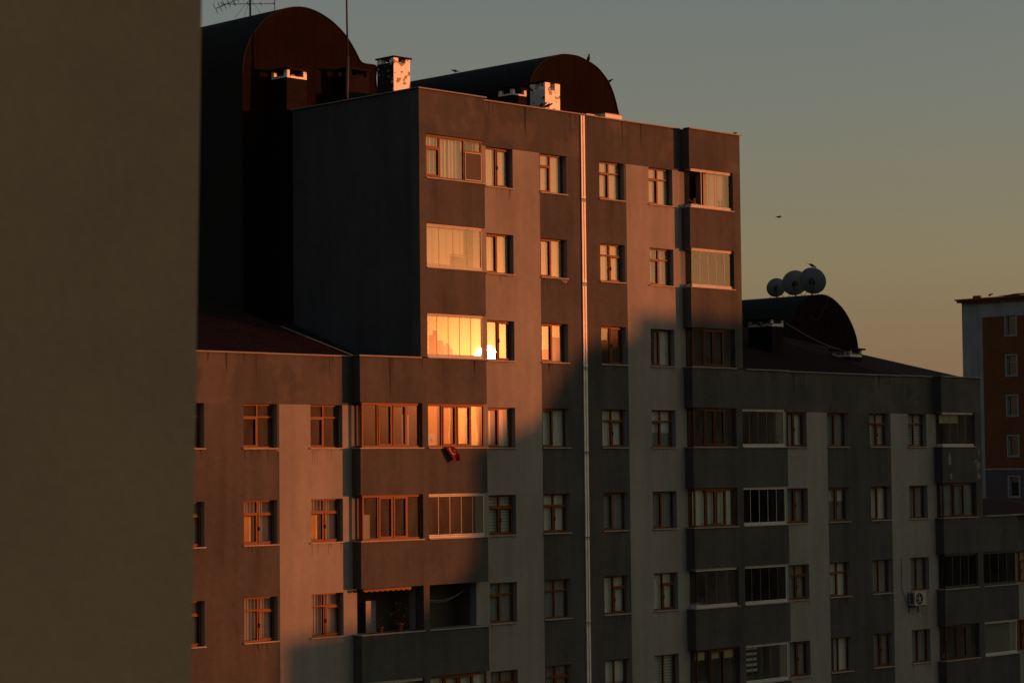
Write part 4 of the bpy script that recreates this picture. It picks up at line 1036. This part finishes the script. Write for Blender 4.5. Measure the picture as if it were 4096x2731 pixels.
def leafpot(x, y, z, s, lab, pot=True, seed=0, tall=1.0):
    t = thing('potted_plant', (x, y, z), lab, 'plant'); rnd = random.Random(seed)
    if pot:
        mb = MB(); mb.lathe((x, y, z), (0, 0, 1), [(0, .06*s), (.14*s, .09*s), (.14*s, .10*s), (.17*s, .10*s), (.16*s, .085*s)], 'pot', n=16); mb.build('pot', t)
    mb = MB()
    for i in range(90):
        a = rnd.uniform(0, 6.28); r = rnd.uniform(0, .17)*s; h = z+.15*s+rnd.uniform(0, .26)*s*tall
        c = Vector((x+r*math.cos(a), y+r*math.sin(a), h)); d = Vector((math.cos(a), math.sin(a), rnd.uniform(-.2, .9))).normalized()
        e = d.cross(Vector((0, 0, 1))).normalized(); L = rnd.uniform(.05, .09)*s
        mb.face([c, c+d*L*.5+e*L*.22, c+d*L, c+d*L*.5-e*L*.22], 'leaf')
    mb.build('foliage', t, fix=False)
leafpot(69.15, YB+.27, zf(0)+.01, 1.1, 'potted plant in a terracotta pot behind the right hand balcony glazing', seed=3)
leafpot(49.0, YB+.25, zf(-2)+.01, 1.1, 'low bushy plant on the ledge of the open balcony', seed=4)
leafpot(49.85, YB+.3, zf(-2)+.01, 1.5, 'taller leafy plant in a pot on the right of the open balcony', seed=5, tall=1.7)
mb = MB(); x = 49.25; mb.box(x, x+.42, D+.8, D+.84, zf(-2)-.7, zf(-2)+.95, 'plastic'); tag(recenter(mb.build('cupboard')), 'narrow pale cupboard at the back of the open balcony', 'cupboard')
mb = MB(); x = 66.0
for i in range(2): mb.tube([(65.95+.17*i, YB+.25, zf(3)+.07), (65.95+.17*i+.03*(1-i), YB+.25, zf(3)+.30), (65.95+.17*i-.03, YB+.25, zf(3)+.42)], .022, 'steel', n=7, r1=.008); mb.obox((65.96+.17*i, YB+.25, zf(3)+.17), (.05, 0, .02), (0, .02, 0), (0, 0, .03), 'steel')
tag(recenter(mb.build('ornament')), 'two small dark curved ornaments standing behind the top right balcony glass', 'ornament')
mb = MB()
for i in range(9):
    x = 64.25+.24*i; mb.tube([(x, YB+.16, zf(3)+.10+.012*abs(i-4)), (x+.24, YB+.16, zf(3)+.10+.012*abs(i-3))], .012, 'sill', n=6)
mb.tube([(64.2, YB+.25, zf(3)+.30), (64.95, YB+.15, zf(3)+.04)], .010, 'drape', n=5)
mb.box(64.45, 64.58, YB+.2, YB+.3, zf(3)+.03, zf(3)+.36, 'gasket'); mb.box(64.25, 64.42, YB+.22, YB+.32, zf(3)+.01, zf(3)+.13, 'sill')
tag(recenter(mb.build('drying_rack')), 'folding rack and bottles standing in the open top right balcony', 'drying rack')

# air conditioner
AC = thing('air_conditioner', (78.0, D-.2, -5.78), 'white outdoor air conditioning unit with a round fan under a window of the right wing', 'air conditioner')
x0, x1, y0, y1, z0, z1 = 77.63, 78.43, D-.36, D-.08, -5.74, -5.20
mb = MB(); mb.box(x0, x1, y0, y1, z0, z1, 'acw')
mb.box(x0-.004, x0, y0+.06, y1-.05, z0+.06, z1-.05, 'acd')
for i in range(7): mb.box(x0-.008, x0-.004, y0+.06, y1-.05, z0+.08+i*.06, z0+.09+i*.06, 'acw')
mb.build('casing', AC)
mb = MB(); cx, cz, r = x0+.31, (z0+z1)/2, .215
mb.lathe((cx, y0-.001, cz), (0, -1, 0), [(.0, .001), (.0, r), (.014, r), (.014, r+.018), (.0, r+.018)], 'acd', n=32)
mb.lathe((cx, y0-.016, cz), (0, -1, 0), [(0, .06), (.012, .05), (.014, .001)], 'acw', n=20)
for i in range(5):
    a = i*1.2566
    mb.face([(cx+.05*math.cos(a), y0-.008, cz+.05*math.sin(a)), (cx+.19*math.cos(a+.1), y0-.004, cz+.19*math.sin(a+.1)), (cx+.19*math.cos(a+.6), y0-.010, cz+.19*math.sin(a+.6)), (cx+.05*math.cos(a+.8), y0-.008, cz+.05*math.sin(a+.8))], 'sheerd')
for i in range(5): mb.lathe((cx, y0-.012, cz), (0, -1, 0), [(0, .07+.033*i), (.003, .072+.033*i), (.003, .075+.033*i)], 'steel', n=28)
mb.build('fan', AC)
mb = MB()
for x in (x0+.08, x1-.08): mb.box(x-.02, x+.02, y0-.02, D-.001, z0-.045, z0-.004, 'steel'); mb.box(x-.02, x+.02, D-.03, D-.002, z0-.3, z0-.045, 'steel')
mb.build('bracket', AC)
mb = MB(); pts = []
for i in range(17):
    a = math.pi*(-.0) + 2*math.pi*i/16*.8 - math.pi*.35; pts.append((x0+.62+.19*math.sin(a+math.pi), y0-.02, z0-.23+.19*math.cos(a+math.pi)*-1))
mb.tube([(x0+.45, y0-.02, z0-.03)] + [(x0+.62+.17*math.cos(t), y0-.02, z0-.22+.17*math.sin(t)) for t in [math.pi*.85+math.pi*1.3*i/14 for i in range(15)]] + [(x0+.80, y0-.02, z0-.03)], .010, 'steel', n=6)
mb.build('drain_hose', AC)
mb = MB(); mb.tube([(77.23, D-.01, -3.80), (77.27, D-.03, -3.95), (77.24, D-.03, -4.3), (77.22, D-.03, -4.7), (77.27, D-.03, -5.05), (77.38, D-.04, -5.3), (77.5, D-.06, -5.46), (77.65, D-.14, -5.58)], .017, 'plastic', n=7)
mb.build('pipe', AC)

# curtain scallop details and long iron at the G-2 balcony
mb = MB(); mb.tube([(64.65, YB+.3, zf(-2)+.25), (64.95, YB+.28, zf(-2)+.38)], .022, 'steel', n=6); mb.tube([(64.75, YB+.3, zf(-2)+.30), (64.70, YB+.32, zf(-2)+.02)], .02, 'steel', n=6)
mb.obox((64.45, YB+.32, zf(-2)+.08), (.22, 0, 0), (0, .08, 0), (0, 0, .07), 'plastic')
tag(recenter(mb.build('exercise_machine')), 'dark handlebar and box standing behind the glass of the right bay balcony', 'machine')
